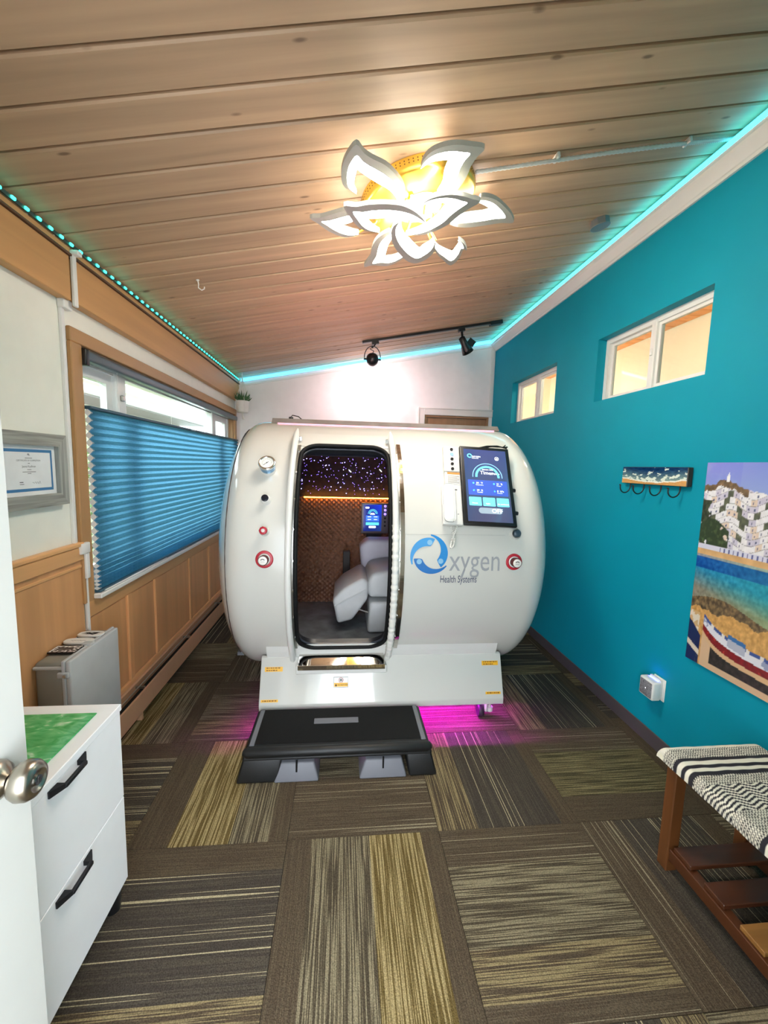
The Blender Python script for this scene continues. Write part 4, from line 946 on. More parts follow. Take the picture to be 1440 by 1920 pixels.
hull.add(vs, [(r * NO + k, r * NO + (k + 1) % NO, (r + 1) * NO + (k + 1) % NO, (r + 1) * NO + k) for r in range(RG) for k in range(NO)], True)
part('shell', hull, SHELL, ch)
# jamb of the opening, gasket, sill
jm = MB(); vs = [HP(x, t, d) for d in (.003, -.02, -.048) for x, t in inner]
jm.add(vs, [(r * NO + k, r * NO + (k + 1) % NO, (r + 1) * NO + (k + 1) % NO, (r + 1) * NO + k) for r in range(2) for k in range(NO)], True)
part('hatch_jamb', jm, mat('jamb_dark', (30, 31, 36), .4), ch)
part('hatch_gasket', MB().tube([HP(x, t, .005) for x, t in inner], .0115, 10, True), BLACKR, ch, 'black rubber seal around the hatch')
part('hatch_seal_lip', MB().tube([HP(oc[0] + (x - oc[0]) * .985, oc[1] + (t - oc[1]) * .985, -.012) for x, t in inner], .006, 8, True), mat('seal_grey', (52, 56, 66), .4), ch)
# frame seam lines either side of the hatch head
for x in (-.232, .238): part('seam_line', MB().box(x - .012, x + .012, HP(0, 51.5, .001).y - .001, HP(0, 51.5, .001).y + .001, HP(0, 51.5).z, HP(0, 51.5).z + .002), mat('seam_grey', (150, 150, 146), .6), ch)
# door slide rails with their steel tracks
for sx, xr in ((-1, -.272), (1, .266)):
    T0, T1 = -56, 60; m_ = 44
    pts = []; rs = []
    for k in range(m_ + 1):
        f = k / m_; t = T0 + (T1 - T0) * f; o_ = .040
        pts.append(HP(xr, t, o_)); e = min(f, 1 - f) * m_; rs.append(.0165 * min(1, .35 + .35 * e))
    rl = part('hatch_rail', MB().tube(pts, rs, 12), SHELL2, ch)
    wb_ = MB(); vs = []
    for k in range(31):
        t = T0 + 3 + (T1 - T0 - 6) * k / 30
        for xx, o_ in ((xr - .006, -.002), (xr - .006, .036), (xr + .006, .036), (xr + .006, -.002)): vs.append(HP(xx, t, o_))
    wb_.add(vs, [(k * 4 + q, k * 4 + (q + 1) % 4, (k + 1) * 4 + (q + 1) % 4, (k + 1) * 4 + q) for k in range(30) for q in range(4)])
    part('rail_web', wb_, SHELL2, rl)
    xs = xr + (.020 if sx < 0 else .030)
    tk = MB(); vs = []
    for k in range(41):
        t = -46 + 98 * k / 40
        for xx, o_ in ((xs - .008, -.002), (xs - .008, .006), (xs + .008, .006), (xs + .008, -.002)): vs.append(HP(xx, t, o_))
    tk.add(vs, [(k * 4 + q, k * 4 + (q + 1) % 4, (k + 1) * 4 + (q + 1) % 4, (k + 1) * 4 + q) for k in range(40) for q in range(4)])
    st_ = part('steel_track', tk, STEEL, ch)
    for k in range(9):
        t = -42 + 90 * k / 8; part('bolt', MB().cyl(HP(xs, t, .004), HP(xs, t, .012), .005, n=10), CHROME, st_)
    for t in (55, -50):
        part('end_bracket', MB().box(xr - sx * .022 - .008, xr - sx * .022 + .008, -.006, .006, -.012, .012, .002, M=Matrix.Translation(HP(0, t, .018))), CHROME, rl)
    if sx > 0:   # cloth bandage wound round the lower part of this rail
        wr_ = MB(); a0, a1 = -44, 16; n_ = 90
        wr_.tube([HP(xr, a0 + (a1 - a0) * k / n_, .040) for k in range(n_ + 1)], [.0178 + .0022 * math.sin(k * 1.9) + .0012 * math.sin(k * 5.1) for k in range(n_ + 1)], 10)
        part('cloth_wrap', wr_, mat('bandage', (228, 226, 218), .85, bump=.3, bscale=90), rl)
# stowed clear door edge in the slot right of the rail
dv = MB(); vs = []
for k in range(41):
    t = -40 + 94 * k / 40
    for xx, o_ in ((.296, .001), (.296, .010), (.318, .010), (.318, .001)): vs.append(HP(xx, t, o_))
dv.add(vs, [(k * 4 + q, k * 4 + (q + 1) % 4, (k + 1) * 4 + (q + 1) % 4, (k + 1) * 4 + q) for k in range(40) for q in range(4)])
part('sliding_door_edge', dv, mat('mirror_strip', (200, 196, 190), .08, 1, var=0), ch, 'mirror-like edge of the stowed sliding door')
# steel tray below the hatch
ty = [HP(0, -41.5, .006), HP(0, -46, .010)]
part('threshold_tray', MB().add([(-.236, ty[0].y, ty[0].z), (.243, ty[0].y, ty[0].z), (.243, ty[0].y - .075, ty[0].z - .052), (-.236, ty[0].y - .075, ty[0].z - .052)], [(0, 1, 2, 3)]).box(-.24, .247, ty[0].y - .078, ty[0].y - .072, ty[0].z - .075, ty[0].z - .047, .002), mat('polished_steel', (215, 212, 206), .05, 1, var=0), ch)
part('tray_apron', MB().box(-.25, .257, ty[0].y - .072, ty[0].y + .06, ty[0].z - .10, ty[0].z - .055, .004), SHELL2, ch)
part('sill', MB().box(-.17, .175, 2.228, 2.30, .440, .466, .004), SHELL2, ch)
part('sill_sticker', MB().box(-.035, .035, 2.2265, 2.2285, .452, .462), YEL, ch, 'small yellow warning sticker on the hatch sill')
# base plinth
BX0, BX1 = -.447, .944
prof = [(2.15, .125), (2.15, .160), (2.238, .392), (2.255, .398), (2.30, .375), (2.295, .36), (2.256, .372), (2.170, .158), (2.170, .125)]
bm_ = bmesh.new(); bmv = [[bm_.verts.new((x, a, b)) for a, b in prof] for x in (BX0, BX1)]
for q in range(len(prof)): bm_.faces.new((bmv[0][q], bmv[0][(q + 1) % 9], bmv[1][(q + 1) % 9], bmv[1][q]))
bm_.faces.new(bmv[0]); bm_.faces.new(bmv[1][::-1])
bmesh.ops.recalc_face_normals(bm_, faces=bm_.faces[:]); bmesh.ops.bevel(bm_, geom=bm_.edges[:], offset=.004, segments=3, affect='EDGES', profile=.5)
part('plinth_panel', MB().bm(bm_, True), SHELL, ch)
part('fairing', MB().prism([(2.242, .388), (2.226, .43), (2.213, .478), (2.235, .478), (2.30, .38)], lambda a, b, d: (d, a, b), BX0 + .03, BX1 - .03), SHELL2, ch)
part('led_batten', MB().box(BX0 + .04, BX1 - .06, 2.337, 2.36, .17, .26), mat('frame_grey', (120, 118, 118), .5), ch)
for xx in (BX0, BX1 - .012): part('plinth_cheek', MB().prism([(2.17, .135), (2.258, .372), (2.30, .36), (2.42, .28), (2.42, .135)], lambda a, b, d: (d, a, b), xx, xx + .012), SHELL2, ch)
part('underframe', MB().box(BX0 + .06, BX1 - .06, 2.36, 3.35, .11, .17, .005), mat('frame_grey', (120, 118, 118), .5), ch)
def on_plinth(x, f, d=.0012):   # f 0 bottom .. 1 top of the sloped face
    a = Vector((0, 2.15, .160)); b = Vector((0, 2.238, .392)); p = a.lerp(b, f); nv = Vector((0, -(b - a).z, (b - a).y)).normalized(); return Vector((x, p.y, p.z)) + nv * d
def sticker(x0, x1, f0, f1, m, d=.0012): return MB().add([on_plinth(x0, f0, d), on_plinth(x1, f0, d), on_plinth(x1, f1, d), on_plinth(x0, f1, d), on_plinth(x0, f0, 0), on_plinth(x1, f0, 0), on_plinth(x1, f1, 0), on_plinth(x0, f1, 0)], [(0, 1, 2, 3), (0, 1, 5, 4), (1, 2, 6, 5), (2, 3, 7, 6), (3, 0, 4, 7)])
def splate(x0, x1, f0, f1, lines):
    s_ = part('sticker', sticker(x0, x1, f0, f1, YEL), YEL, ch, 'yellow warning sticker')
    n_ = len(lines)
    for q, tx_ in enumerate(lines):
        hgt = (f1 - f0) / n_; fb = f1 - hgt * (q + .78)
        xx_ = x0 + .008; lim = x1 - .008 if q == 0 else x1 - .03; rnd = random.Random(q + int(x0 * 100)); pr_ = MB()
        while xx_ < lim - .004:
            wd = min(rnd.uniform(.005, .016), lim - xx_); fc = fb + hgt * .12
            pr_.add([on_plinth(xx_, fc, .0019), on_plinth(xx_ + wd, fc, .0019), on_plinth(xx_ + wd, fc + hgt * .42, .0019), on_plinth(xx_, fc + hgt * .42, .0019)], [(0, 1, 2, 3)]); xx_ += wd + .0035
        part('print_line', pr_, mat('sticker_ink', (120, 78, 20), .6), s_, fix=False)
splate(-.424, -.326, .70, .80, [0, 1])
splate(.826, .924, .74, .84, [0, 1])
splate(-.436, -.344, .06, .115, [0])
splate(.838, .928, .10, .155, [0])
ns = part('sticker', sticker(-.040, .041, .34, .55, None), mat('label_white', (244, 244, 240), .4), ch, 'white and yellow do not step sticker')
part('yellow_band', sticker(-.038, .039, .35, .43, None, .0018), YEL, ns)
part('lettering', textmesh('DO NOT STEP', .012, lambda a, b: on_plinth(-.018 + a, .372 + b / .248, .0024), sx=.75), INK, ns, fix=False)
part('warning_triangle', MB().add([on_plinth(-.033, .362, .0024), on_plinth(-.021, .362, .0024), on_plinth(-.027, .418, .0024)], [(0, 1, 2)]), INK, ns, fix=False)
part('prohibition_ring', MB().tube([on_plinth(.0 + .0125 * math.cos(a), .49 + .0125 * math.sin(a) / .248, .0022) for a in np.linspace(0, 2 * PI, 24, endpoint=False)], .0011, 5, True), mat('ring_red', (196, 40, 40), .5), ns)
part('footprints', sticker(-.006, -.001, .462, .518, None, .0022), INK, ns); part('footprints', sticker(.0015, .0065, .462, .518, None, .0022), INK, ns)
for q in ((-.041, -.0395, .335, .555), (.0405, .042, .335, .555), (-.041, .042, .333, .34), (-.041, .042, .55, .557)): part('label_border', sticker(*q, None, .0021), mat('border_grey', (96, 90, 80), .5), ns)
# casters
for cx_, cy_ in ((.845, 2.235), (-.36, 2.30), (.845, 3.22), (-.36, 3.22)):
    cs_ = part('caster', MB().box(cx_ - .035, cx_ + .035, cy_ - .03, cy_ + .03, .105, .135, .005).box(cx_ + .012, cx_ + .03, cy_ - .03, cy_ + .03, .04, .115, .008, 2), SHELL2, ch)
    part('wheel', MB().lathe([(-.016, .03), (-.014, .038), (.014, .038), (.016, .03), (.016, 0)], (cx_ - .008, cy_, .0385), (1, 0, 0), 24).lathe([(-.016, .03), (-.016, 0)], (cx_ - .008, cy_, .0385), (1, 0, 0), 24), mat('wheel_dark', (46, 30, 50), .5), cs_)
    part('swivel_foot', MB().cyl((cx_ + .05, cy_, .135), (cx_ + .05, cy_, .06), .008).cyl((cx_ + .05, cy_, .06), (cx_ + .05, cy_, .035), .02), SHELL2, cs_)
MAG = emat('magenta_led', (235, 30, 255), MAG_E)
part('underglow_strip', MB().box(BX0 + .05, BX1 - .08, 2.330, 2.336, .232, .244), MAG, ch, 'magenta light strip under the plinth')
# gauge and valves left of the hatch
def fit(x, t, prof, m, name, par, lab=None, n=32, tilt=0):
    return part(name, MB().lathe(prof, HP(x, t), HN_(t + tilt), n), m, par, lab)
RED = mat('valve_red', (176, 30, 48), .4); LBL = mat('valve_label', (226, 222, 216), .4)
gx, gt = -.400, 38
ga = fit(gx, gt, [(0, 0.0401), (.012, 0.0401), (.018, 0.0354), (.03, 0.0354)], SHELL2, 'pressure_gauge', ch, 'round chrome pressure gauge')
fit(gx, gt, [(.018, 0.0389), (.052, 0.0425), (.054, 0.0431)], mat('gauge_blue_rim', (120, 164, 200), .15, .7, var=.02), 'gauge_case', ga)
fit(gx, gt, [(.052, 0.0431), (.060, 0.0448), (.064, 0.0425), (.064, 0.0354), (.060, 0.0342)], CHROME, 'gauge_bezel', ga)
fit(gx, gt, [(.0595, 0.0354), (.0595, 0)], mat('gauge_face', (232, 234, 228), .4), 'gauge_face', ga)
gc = HP(gx, gt, .0602); gu = Vector((1, 0, 0)); gv = Vector((0, math.sin(gt * D2R), math.cos(gt * D2R)))
part('needle', MB().tube([gc + gu * -.016 + gv * -.014, gc + gu * .008 + gv * .008], .0012, 5).cyl(gc, gc + HN_(gt) * .002, .003), BLACKP, ga)
tkm = MB()
for k in range(13):
    a = (-40 + k * 260 / 12) * D2R; tkm.tube([gc + gu * .021 * math.cos(a) + gv * .021 * math.sin(a), gc + gu * .026 * math.cos(a) + gv * .026 * math.sin(a)], .0007, 4)
part('gauge_ticks', tkm, INK, ga)
v1 = fit(-.396, 25, [(0, .026), (.008, .026), (.012, .022), (.034, .020), (.036, .017)], SHELL2, 'black_valve', ch)
fit(-.396, 25, [(.034, .0185), (.040, .0175), (.041, .014), (.041, 0)], mat('valve_black', (18, 20, 34), .25), 'valve_cap', v1)
v2 = fit(-.393, 13.5, [(0, .025), (.008, .025), (.012, .022), (.040, .020)], SHELL2, 'red_ring_valve', ch)
fit(-.393, 13.5, [(.040, .020), (.050, .0205), (.052, .017), (.052, .010)], RED, 'valve_ring', v2, None, 8); fit(-.393, 13.5, [(.046, .012), (.050, .010), (.050, 0)], LBL, 'valve_button', v2)
def big_valve(x, t):
    v = fit(x, t, [(0, .044), (.004, .044), (.006, .040), (.006, .030)], RED, 'relief_valve', ch, 'red flanged relief valve')
    fit(x, t, [(.003, .031), (.006, .029), (.006, 0)], SHELL2, 'valve_seat', v)
    fit(x, t, [(.006, .024), (.040, .026), (.044, .022)], mat('valve_brown', (72, 26, 28), .4), 'valve_knob', v, None, 12)
    fit(x, t, [(.040, .022), (.046, .0215), (.047, .0195), (.047, 0)], LBL, 'valve_disc', v)
    c = HP(x, t, .0474); u_, w_ = Vector((1, 0, 0)), Vector((0, math.sin(t * D2R), math.cos(t * D2R)))
    part('valve_mark', MB().tube([c + u_ * .009 * math.cos(a) + w_ * (.002 + .007 * math.sin(a)) for a in np.linspace(.1, PI - .1, 9)], .0018, 5).box(c.x - .010, c.x + .010, c.y - .0004, c.y + .0002, c.z - .006, c.z - .005), BLACKP, v)
big_valve(-.392, 3.4); big_valve(.908, 2.9)
gk = fit(.914, 13.6, [(0, .031), (.006, .031), (.010, .026), (.020, .024)], SHELL2, 'side_knob', ch)
fit(.914, 13.6, [(.016, .020), (.034, .0195), (.037, .016), (.037, 0)], mat('knob_slate', (52, 70, 84), .3), 'knob_cap', gk)
# logo: three-blade blue ring and lettering, wrapped on the shell
LOGC = (.452, 5.3); 
def wrap(a, b, off=.0016): return HP(LOGC[0] + a, LOGC[1] + b / HR / D2R, off)
BL = [mat('logo_blue', (28, 128, 196), .35), mat('logo_blue_mid', (60, 146, 206), .35), mat('logo_blue_deep', (36, 110, 180), .35)]
ro = .108
for k in range(3):
    a0 = (88 + 120 * k) * D2R; n_ = 22; sw = []
    outer_, inner_ = [], []
    for q in range(n_ + 1):
        f = q / n_; a = a0 - f * 135 * D2R
        w_ = .005 + .040 * math.sin(min(1, f * 1.15 + .04) * PI * .5) ** 1.2
        if f > .86: w_ *= math.sqrt(max(0.02, 1 - ((f - .86) / .14) ** 2))
        rc = ro - .020 * f
        outer_.append((rc * math.cos(a), rc * math.sin(a))); inner_.append(((rc - w_) * math.cos(a), (rc - w_) * math.sin(a)))
    mb = MB().add([wrap(*p, .0016 + .0003 * k) for p in outer_ + inner_], [(q, q + 1, n_ + 2 + q, n_ + 1 + q) for q in range(n_)])
    lg = part('logo_blade', mb, BL[k], ch, fix=False)
    tip = [(inner_[q][0] * .55 + outer_[q][0] * .45, inner_[q][1] * .55 + outer_[q][1] * .45) for q in (n_ - 3,)][0]
    part('blade_pale_spot', MB().add([wrap(tip[0] + .014 * math.cos(a), tip[1] + .014 * math.sin(a), .0028) for a in np.linspace(0, 2 * PI, 18, endpoint=False)], [tuple(range(18))]), mat('logo_pale', (132, 182, 214), .35), lg, fix=False)  # pale disc printed on each logo blade
part('logo_lettering', textmesh('xygen', .168, lambda a, b: HP(.556 + a, -.6 + b / HR / D2R, .0016), sx=.715), mat('logo_grey', (152, 154, 158), .4), ch, 'grey lettering reading xygen', fix=False)
part('logo_lettering', textmesh('Health Systems', .056, lambda a, b: HP(.510 + a, -5.2 + b / HR / D2R, .0022), sx=.575), mat('logo_navy', (52, 62, 92), .4), ch, 'navy lettering reading Health Systems', fix=False)
part('hull_seam', MB().tube([HP(x, 13.0, .0003) for x in np.linspace(.325, .86, 12)], .0006, 4), mat('seam_grey', (150, 150, 146), .6), ch)
# control tablet and side panel, on a tilted bracket
T0_ = 30 * D2R
tn_, tv_ = Vector((0, -math.cos(T0_), math.sin(T0_))), Vector((0, math.sin(T0_), math.cos(T0_)))
tcn = Vector((.772, HY, HZ)) + tn_ * (HR + .03) + tv_ * .030
tr_ = 2.4 * D2R; tu2 = (Vector((1, 0, 0)) * math.cos(tr_) - tv_ * math.sin(tr_)); tv2 = (tv_ * math.cos(tr_) + Vector((1, 0, 0)) * math.sin(tr_))
def TP(a, b, d=0): return tcn + tu2 * a + tv2 * b + tn_ * d
def slab(mb, a0, a1, b0, b1, d0, d1, bev=.0, seg=2, fn=None):
    M_ = Matrix((tu2, tv2, tn_)).transposed().to_4x4(); M_.translation = tcn
    return mb.box(a0, a1, b0, b1, d0, d1, bev, seg, M=M_)
tb = part('control_tablet', slab(MB(), -.141, .141, -.238, .238, -.016, .006, .005, 3), BLACKP, ch, 'large black touchscreen control tablet')
part('tablet_bracket', slab(MB(), -.07, .07, -.1, .1, -.05, -.015, .003), BLACKP, ch)
def scr(u, v):
    t = v; return (50 + 8 * math.sin(u * 3) + 6 * (1 - t), 60 + 10 * (1 - abs(t - .5)), 92 + 14 * t)
SCR = vcol_mat('screen_glow', .08, .22)
sc_ = painted('screen', 8, 14, lambda u, v: TP(-.1205 + .241 * u, -.2185 + .437 * v, .0064), scr, SCR, tb)
def flat(name, poly, m, d=.0068, par=None, fn=TP): return part(name, MB().add([fn(a, b, d) for a, b in poly], [tuple(range(len(poly)))]), m, par or tb, fix=False)
def rr(a0, a1, b0, b1, r=.004):
    out = []
    for cx_, cy_, s in ((a1 - r, b1 - r, 0), (a0 + r, b1 - r, 90), (a0 + r, b0 + r, 180), (a1 - r, b0 + r, 270)):
        out += [(cx_ + r * math.cos((s + q * 22.5) * D2R), cy_ + r * math.sin((s + q * 22.5) * D2R)) for q in range(5)]
    return out
E_CY = emat('ui_cyan', (96, 214, 236), .30); E_BL = emat('ui_blue', (52, 80, 168), .22); E_WH = emat('ui_white', (240, 248, 255), .5); E_GR = emat('ui_grey', (130, 146, 160), .2)
def arc(r0, r1, c, a0, a1, n_=28): return [(c[0] + r1 * math.cos(a), c[1] + r1 * math.sin(a)) for a in np.linspace(a0, a1, n_)] + [(c[0] + r0 * math.cos(a), c[1] + r0 * math.sin(a)) for a in np.linspace(a1, a0, n_)]
def ui(fn, s, par, d=.0070):
    """session-timer screen layout; s scales it"""
    def F(name, poly, m, dd=0): return part(name, MB().add([fn(a * s, b * s, d + dd) for a, b in poly], [tuple(range(len(poly)))]), m, par, fix=False)
    def ARC(name, r0, r1, m):
        c = (.004, .048); n_ = 30; A = np.linspace(-.06, PI + .06, n_)
        mb = MB().add([fn((c[0] + r * math.cos(a)) * s, (c[1] + r * math.sin(a)) * s, d) for r in (r0, r1) for a in A], [(q, q + 1, n_ + q + 1, n_ + q) for q in range(n_ - 1)])
        part(name, mb, m, par, fix=False)
    ARC('gauge_arc', .056, .068, E_CY); ARC('gauge_arc', .080, .084, emat('ui_sky', (120, 176, 240), .35))
    F('info_panel', rr(-.108, .110, -.066, .026), E_BL)
    for k in range(3): F('screen_button', rr(-.108 + k * .075, -.041 + k * .075, -.128, -.078), E_CY)
    F('toggle', rr(-.060, .068, -.172, -.138, .016), E_GR)
    def Tx(t_, sz, a, b, m=E_WH, sx=1.0): part('screen_text', textmesh(t_, sz * s, lambda p, q: fn(a * s + p, b * s + q, d + .0006), sx=sx), m, par, fix=False)
    Tx('OFF', .034, .010, -.166); Tx('Timer', .030, -.036, .062); Tx('MIN  >', .014, .010 + .022, .063); Tx('SESSION TIME', .010, -.024, .088)
    Tx('84  \u00b0F', .015, -.062, .002); Tx('Temperature', .008, -.066, -.007); Tx('21  %', .015, .050, .002); Tx('Oxygen', .008, .050, -.007)
    Tx('39  %', .015, -.062, -.042); Tx('Humidity', .008, -.060, -.051); Tx('0  kPa', .015, .050, -.042); Tx('Pressure', .008, .050, -.051)
    for k, q in enumerate(('Presets', 'Lights', 'Air conditioner')): Tx(q, .010, -.092 + k * .074 - (.010 if k == 2 else 0), -.117)
    F('logo_mark', arc(.008, .014, (-.088, .176), 0, 5.6, 16), E_CY); Tx('OXYGEN', .012, -.076, .168); Tx('HEALTH', .010, -.076, .158)
    F('lock_icon', arc(.010, .0118, (.066, .166), 0, 6.27, 24), E_WH); F('lock_icon', rr(.061, .071, .160, .169, .001), E_WH)
    for a, b in ((-.078, .006), (.036, .006), (-.078, -.038), (.036, -.038)): F('info_icon', arc(0.0, .005, (a, b), 0, 6.2, 10)[:10], E_CY)
ui(TP, 1.0, tb)
for q in (-.02, -.155): part('tablet_knob', MB().cyl(TP(.140, q, -.006), TP(.156, q, -.006), .012, .010), BLACKP, tb)
part('tablet_cable', MB().tube([TP(-.03, .236, -.004), TP(.02, .25, -.0), TP(.08, .254, .002), TP(.135, .244, .0)], .004, 8).tube([TP(.0, .238, .0), TP(.05, .246, .004), TP(.11, .246, .006), TP(.128, .262, .004)], .003, 8).tube([TP(.11, .25, 0), TP(.14, .252, .002)], .004, 8), BLACKP, tb)
sp_ = part('button_panel', slab(MB(), -.232, -.144, .075, .236, -.030, -.004, .004), SHELL2, ch, 'white button panel beside the tablet')
for k in range(5):
    b_ = .214 - k * .031; lit = k == 1
    part('push_button', MB().cyl(TP(-.186 , b_, -.004), TP(-.186, b_, .001), .0085 if not lit else .010, n=18), emat('button_blue', (70, 90, 255), 1.6) if lit else BLACKP, sp_, 'lit blue button' if lit else None)
lp_ = part('notice_label', slab(MB(), -.228, -.146, -.002, .072, -.028, -.008, .002), mat('notice_paper', (232, 230, 226), .6), ch)
part('notice_stripe', slab(MB(), -.216, -.146, .058, .071, -.0085, -.0072), mat('notice_orange', (206, 140, 70), .5), lp_)
for k in range(11): part('notice_line', slab(MB(), -.214, -.150 - (.012 if k % 4 == 3 else 0), .050 - k * .0046, .0524 - k * .0046, -.0085, -.0075), mat('notice_ink', (150, 148, 146), .6), lp_)
ph = part('intercom_base', slab(MB(), -.250, -.144, -.238, -.004, -.036, -.006, .005, 3), SHELL2, ch, 'white wall phone intercom')
part('handset', slab(MB(), -.246, -.186, -.228, -.008, -.006, .022, .022, 5), mat('handset_white', (240, 239, 234), .25), ph)
part('intercom_mark', slab(MB(), -.180, -.166, -.040, -.032, -.0062, -.0055), mat('intercom_grey', (110, 112, 116), .5), ph); part('intercom_mark', slab(MB(), -.172, -.164, -.180, -.176, -.0062, -.0055), mat('intercom_grey', (110, 112, 116), .5), ph)
cp_ = []; 
for k in range(141):
    f = k / 140; a = f * 2 * PI; cx_ = -.200 + .022 * math.sin(a) * (.4 + .6 * f) + .004; cy_ = -.240 - .120 * math.sin(f * PI) ** 1.0
    cx_ = -.214 + .030 * f + .018 * math.sin(f * PI * 2 + .6); cp_.append(TP(cx_ + .004 * math.cos(k * 1.6), cy_, -.030 + .010 * f + .004 * math.sin(k * 1.6)))
part('coiled_cord', MB().tube(cp_, .0022, 6), mat('cord_white', (226, 224, 218), .4), ph)
# roof bar with pink LED line
part('roof_bar', MB().prism([(2.66, 1.735), (2.70, 1.768), (3.00, 1.778), (3.04, 1.745)], lambda a, b, d: (d, a, b), -.46, 1.02), mat('smoked_acrylic', (150, 146, 142), .12, .35, var=.25, vscale=6), ch, 'smoked glossy bar along the top of the chamber')
part('roof_glow_strip', MB().tube([HP(x, 75.6, .003) for x in np.linspace(-.42, .98, 8)], .0022, 6), emat('pink_led', (255, 150, 180), .6), ch, 'pink light line along the roof bar')
part('roof_glow_strip', MB().box(-.30, .80, 3.03, 3.04, 1.77, 1.776), emat('pink_fill_rear', (255, 175, 180), 26), ch)  # unseen rear strip added to lift the far ceiling with pinkish light
part('roof_fitting', MB().cyl((-.37, 2.9, 1.772), (-.37, 2.9, 1.80), .018, .014), BLACKP, ch)
part('roof_cable', MB().tube([(-.37, 2.9, 1.80), (-.36, 2.9, 1.812), (-.32, 2.9, 1.805), (-.29, 2.9, 1.78)], .0035, 6), BLACKP, ch)
part('roof_cable', MB().tube([(.80, 2.80, 1.775), (.92, 2.78, 1.772), (1.0, 2.75, 1.755)], .004, 6), BLACKP, ch)

# ---- interior: quilted back, star ceiling, warm line, floor
IR = .752; FZ = .352
def IPt(x, th, r=IR): return Vector((x, HY - r * math.cos(th * D2R), HZ + r * math.sin(th * D2R)))
def quilt(u, v):
    x = -.55 + 1.4 * u; th = 160.2 + (234 - 160.2) * v; s = (th - 160) * D2R * IR; p = .0425
    a, b = (x + s) / p, (x - s) / p; q = abs(math.sin(PI * a / 1)) * abs(math.sin(PI * b / 1))
    return IPt(x, th, IR - .004 - .020 * q ** .6)
part('quilted_lining', MB().grid(230, 160, quilt), mat('brown_leatherette', (128, 90, 68), .45, var=.05, vscale=30), ch, 'brown diamond-quilted lining')
STARM = mat('night_velvet', (10, 12, 30), .8, var=.1)
part('star_ceiling', MB().grid(24, 30, lambda u, v: IPt(-.60 + 1.5 * u, 50 + 110.5 * v)), STARM, ch, 'dark blue starry ceiling lining')
for sgn, xe_ in ((-1, -.60), (1, .90)):
    nE = 48; part('end_lining', MB().add([IPt(xe_, 360 * k / nE, IR + .004) for k in range(nE)] + [(xe_ + sgn * .12, HY, HZ)], [(k, (k + 1) % nE, nE) for k in range(nE)], True), mat('end_brown', (64, 44, 36), .6), ch)
part('inner_front_lining', MB().grid(2, 16, lambda u, v: IPt(-.60 + .345 * u, -60 + 110 * v)).grid(2, 16, lambda u, v: IPt(.26 + .64 * u, -60 + 110 * v)), mat('end_brown', (64, 44, 36), .6), ch)
sm_ = MB(); sb_ = MB(); random.seed(11)
for k in range(430):
    x, th = random.uniform(-.45, .55), random.uniform(100, 159); c = IPt(x, th, IR - .002); s = random.choice([.0012, .0015, .0019, .0026])
    nn = (Vector((x, HY, HZ)) - c).normalized(); u_ = Vector((1, 0, 0)); w_ = nn.cross(u_)
    (sb_ if s > .002 else sm_).add([c + (u_ * math.cos(a) + w_ * math.sin(a)) * s + nn * .001 for a in np.linspace(0, 2 * PI, 6, endpoint=False)] + [c + nn * .003], [(q, (q + 1) % 6, 6) for q in range(6)])
st1 = part('star_lights', sm_, emat('star_blue', (130, 110, 255), 4.5), ch); st1['kind'] = 'stuff'
st2 = part('star_lights', sb_, emat('star_white', (160, 150, 255), 8), ch); st2['kind'] = 'stuff'
for x, th in ((.045, 140), (.30, 139)):
    c = IPt(x, th, IR - .004); part('shooting_star', MB().tube([c + Vector((-.02, 0, .02)), c + Vector((.006, 0, -.006)), c + Vector((.012, 0, -.012))], [.001, .004, .002], 6), emat('star_clear', (220, 225, 235), 1.2), ch)
part('warm_led_line', MB().tube([IPt(x, 160.0, IR - .034) for x in np.linspace(-.34, .52, 10)], .003, 6), emat('orange_led', (255, 150, 40), 16), ch, 'orange light line above the quilted lining')
def rug_mat():
    m = mat('chamber_rug', (104, 108, 112), .95, var=.35, vscale=9, bump=.6, bscale=300); return m
part('inner_floor', MB().box(-.62, .92, 2.40, 3.30, FZ - .02, FZ), rug_mat(), ch, 'mottled grey carpet inside the chamber')
part('floor_support', MB().box(-.5, .8, 2.5, 3.2, .25, FZ - .021), BLACKP, ch)
part('inner_post', MB().box(.0, .06, 3.30, 3.36, FZ, .78, .005), mat('post_dark', (34, 26, 24), .6), ch)
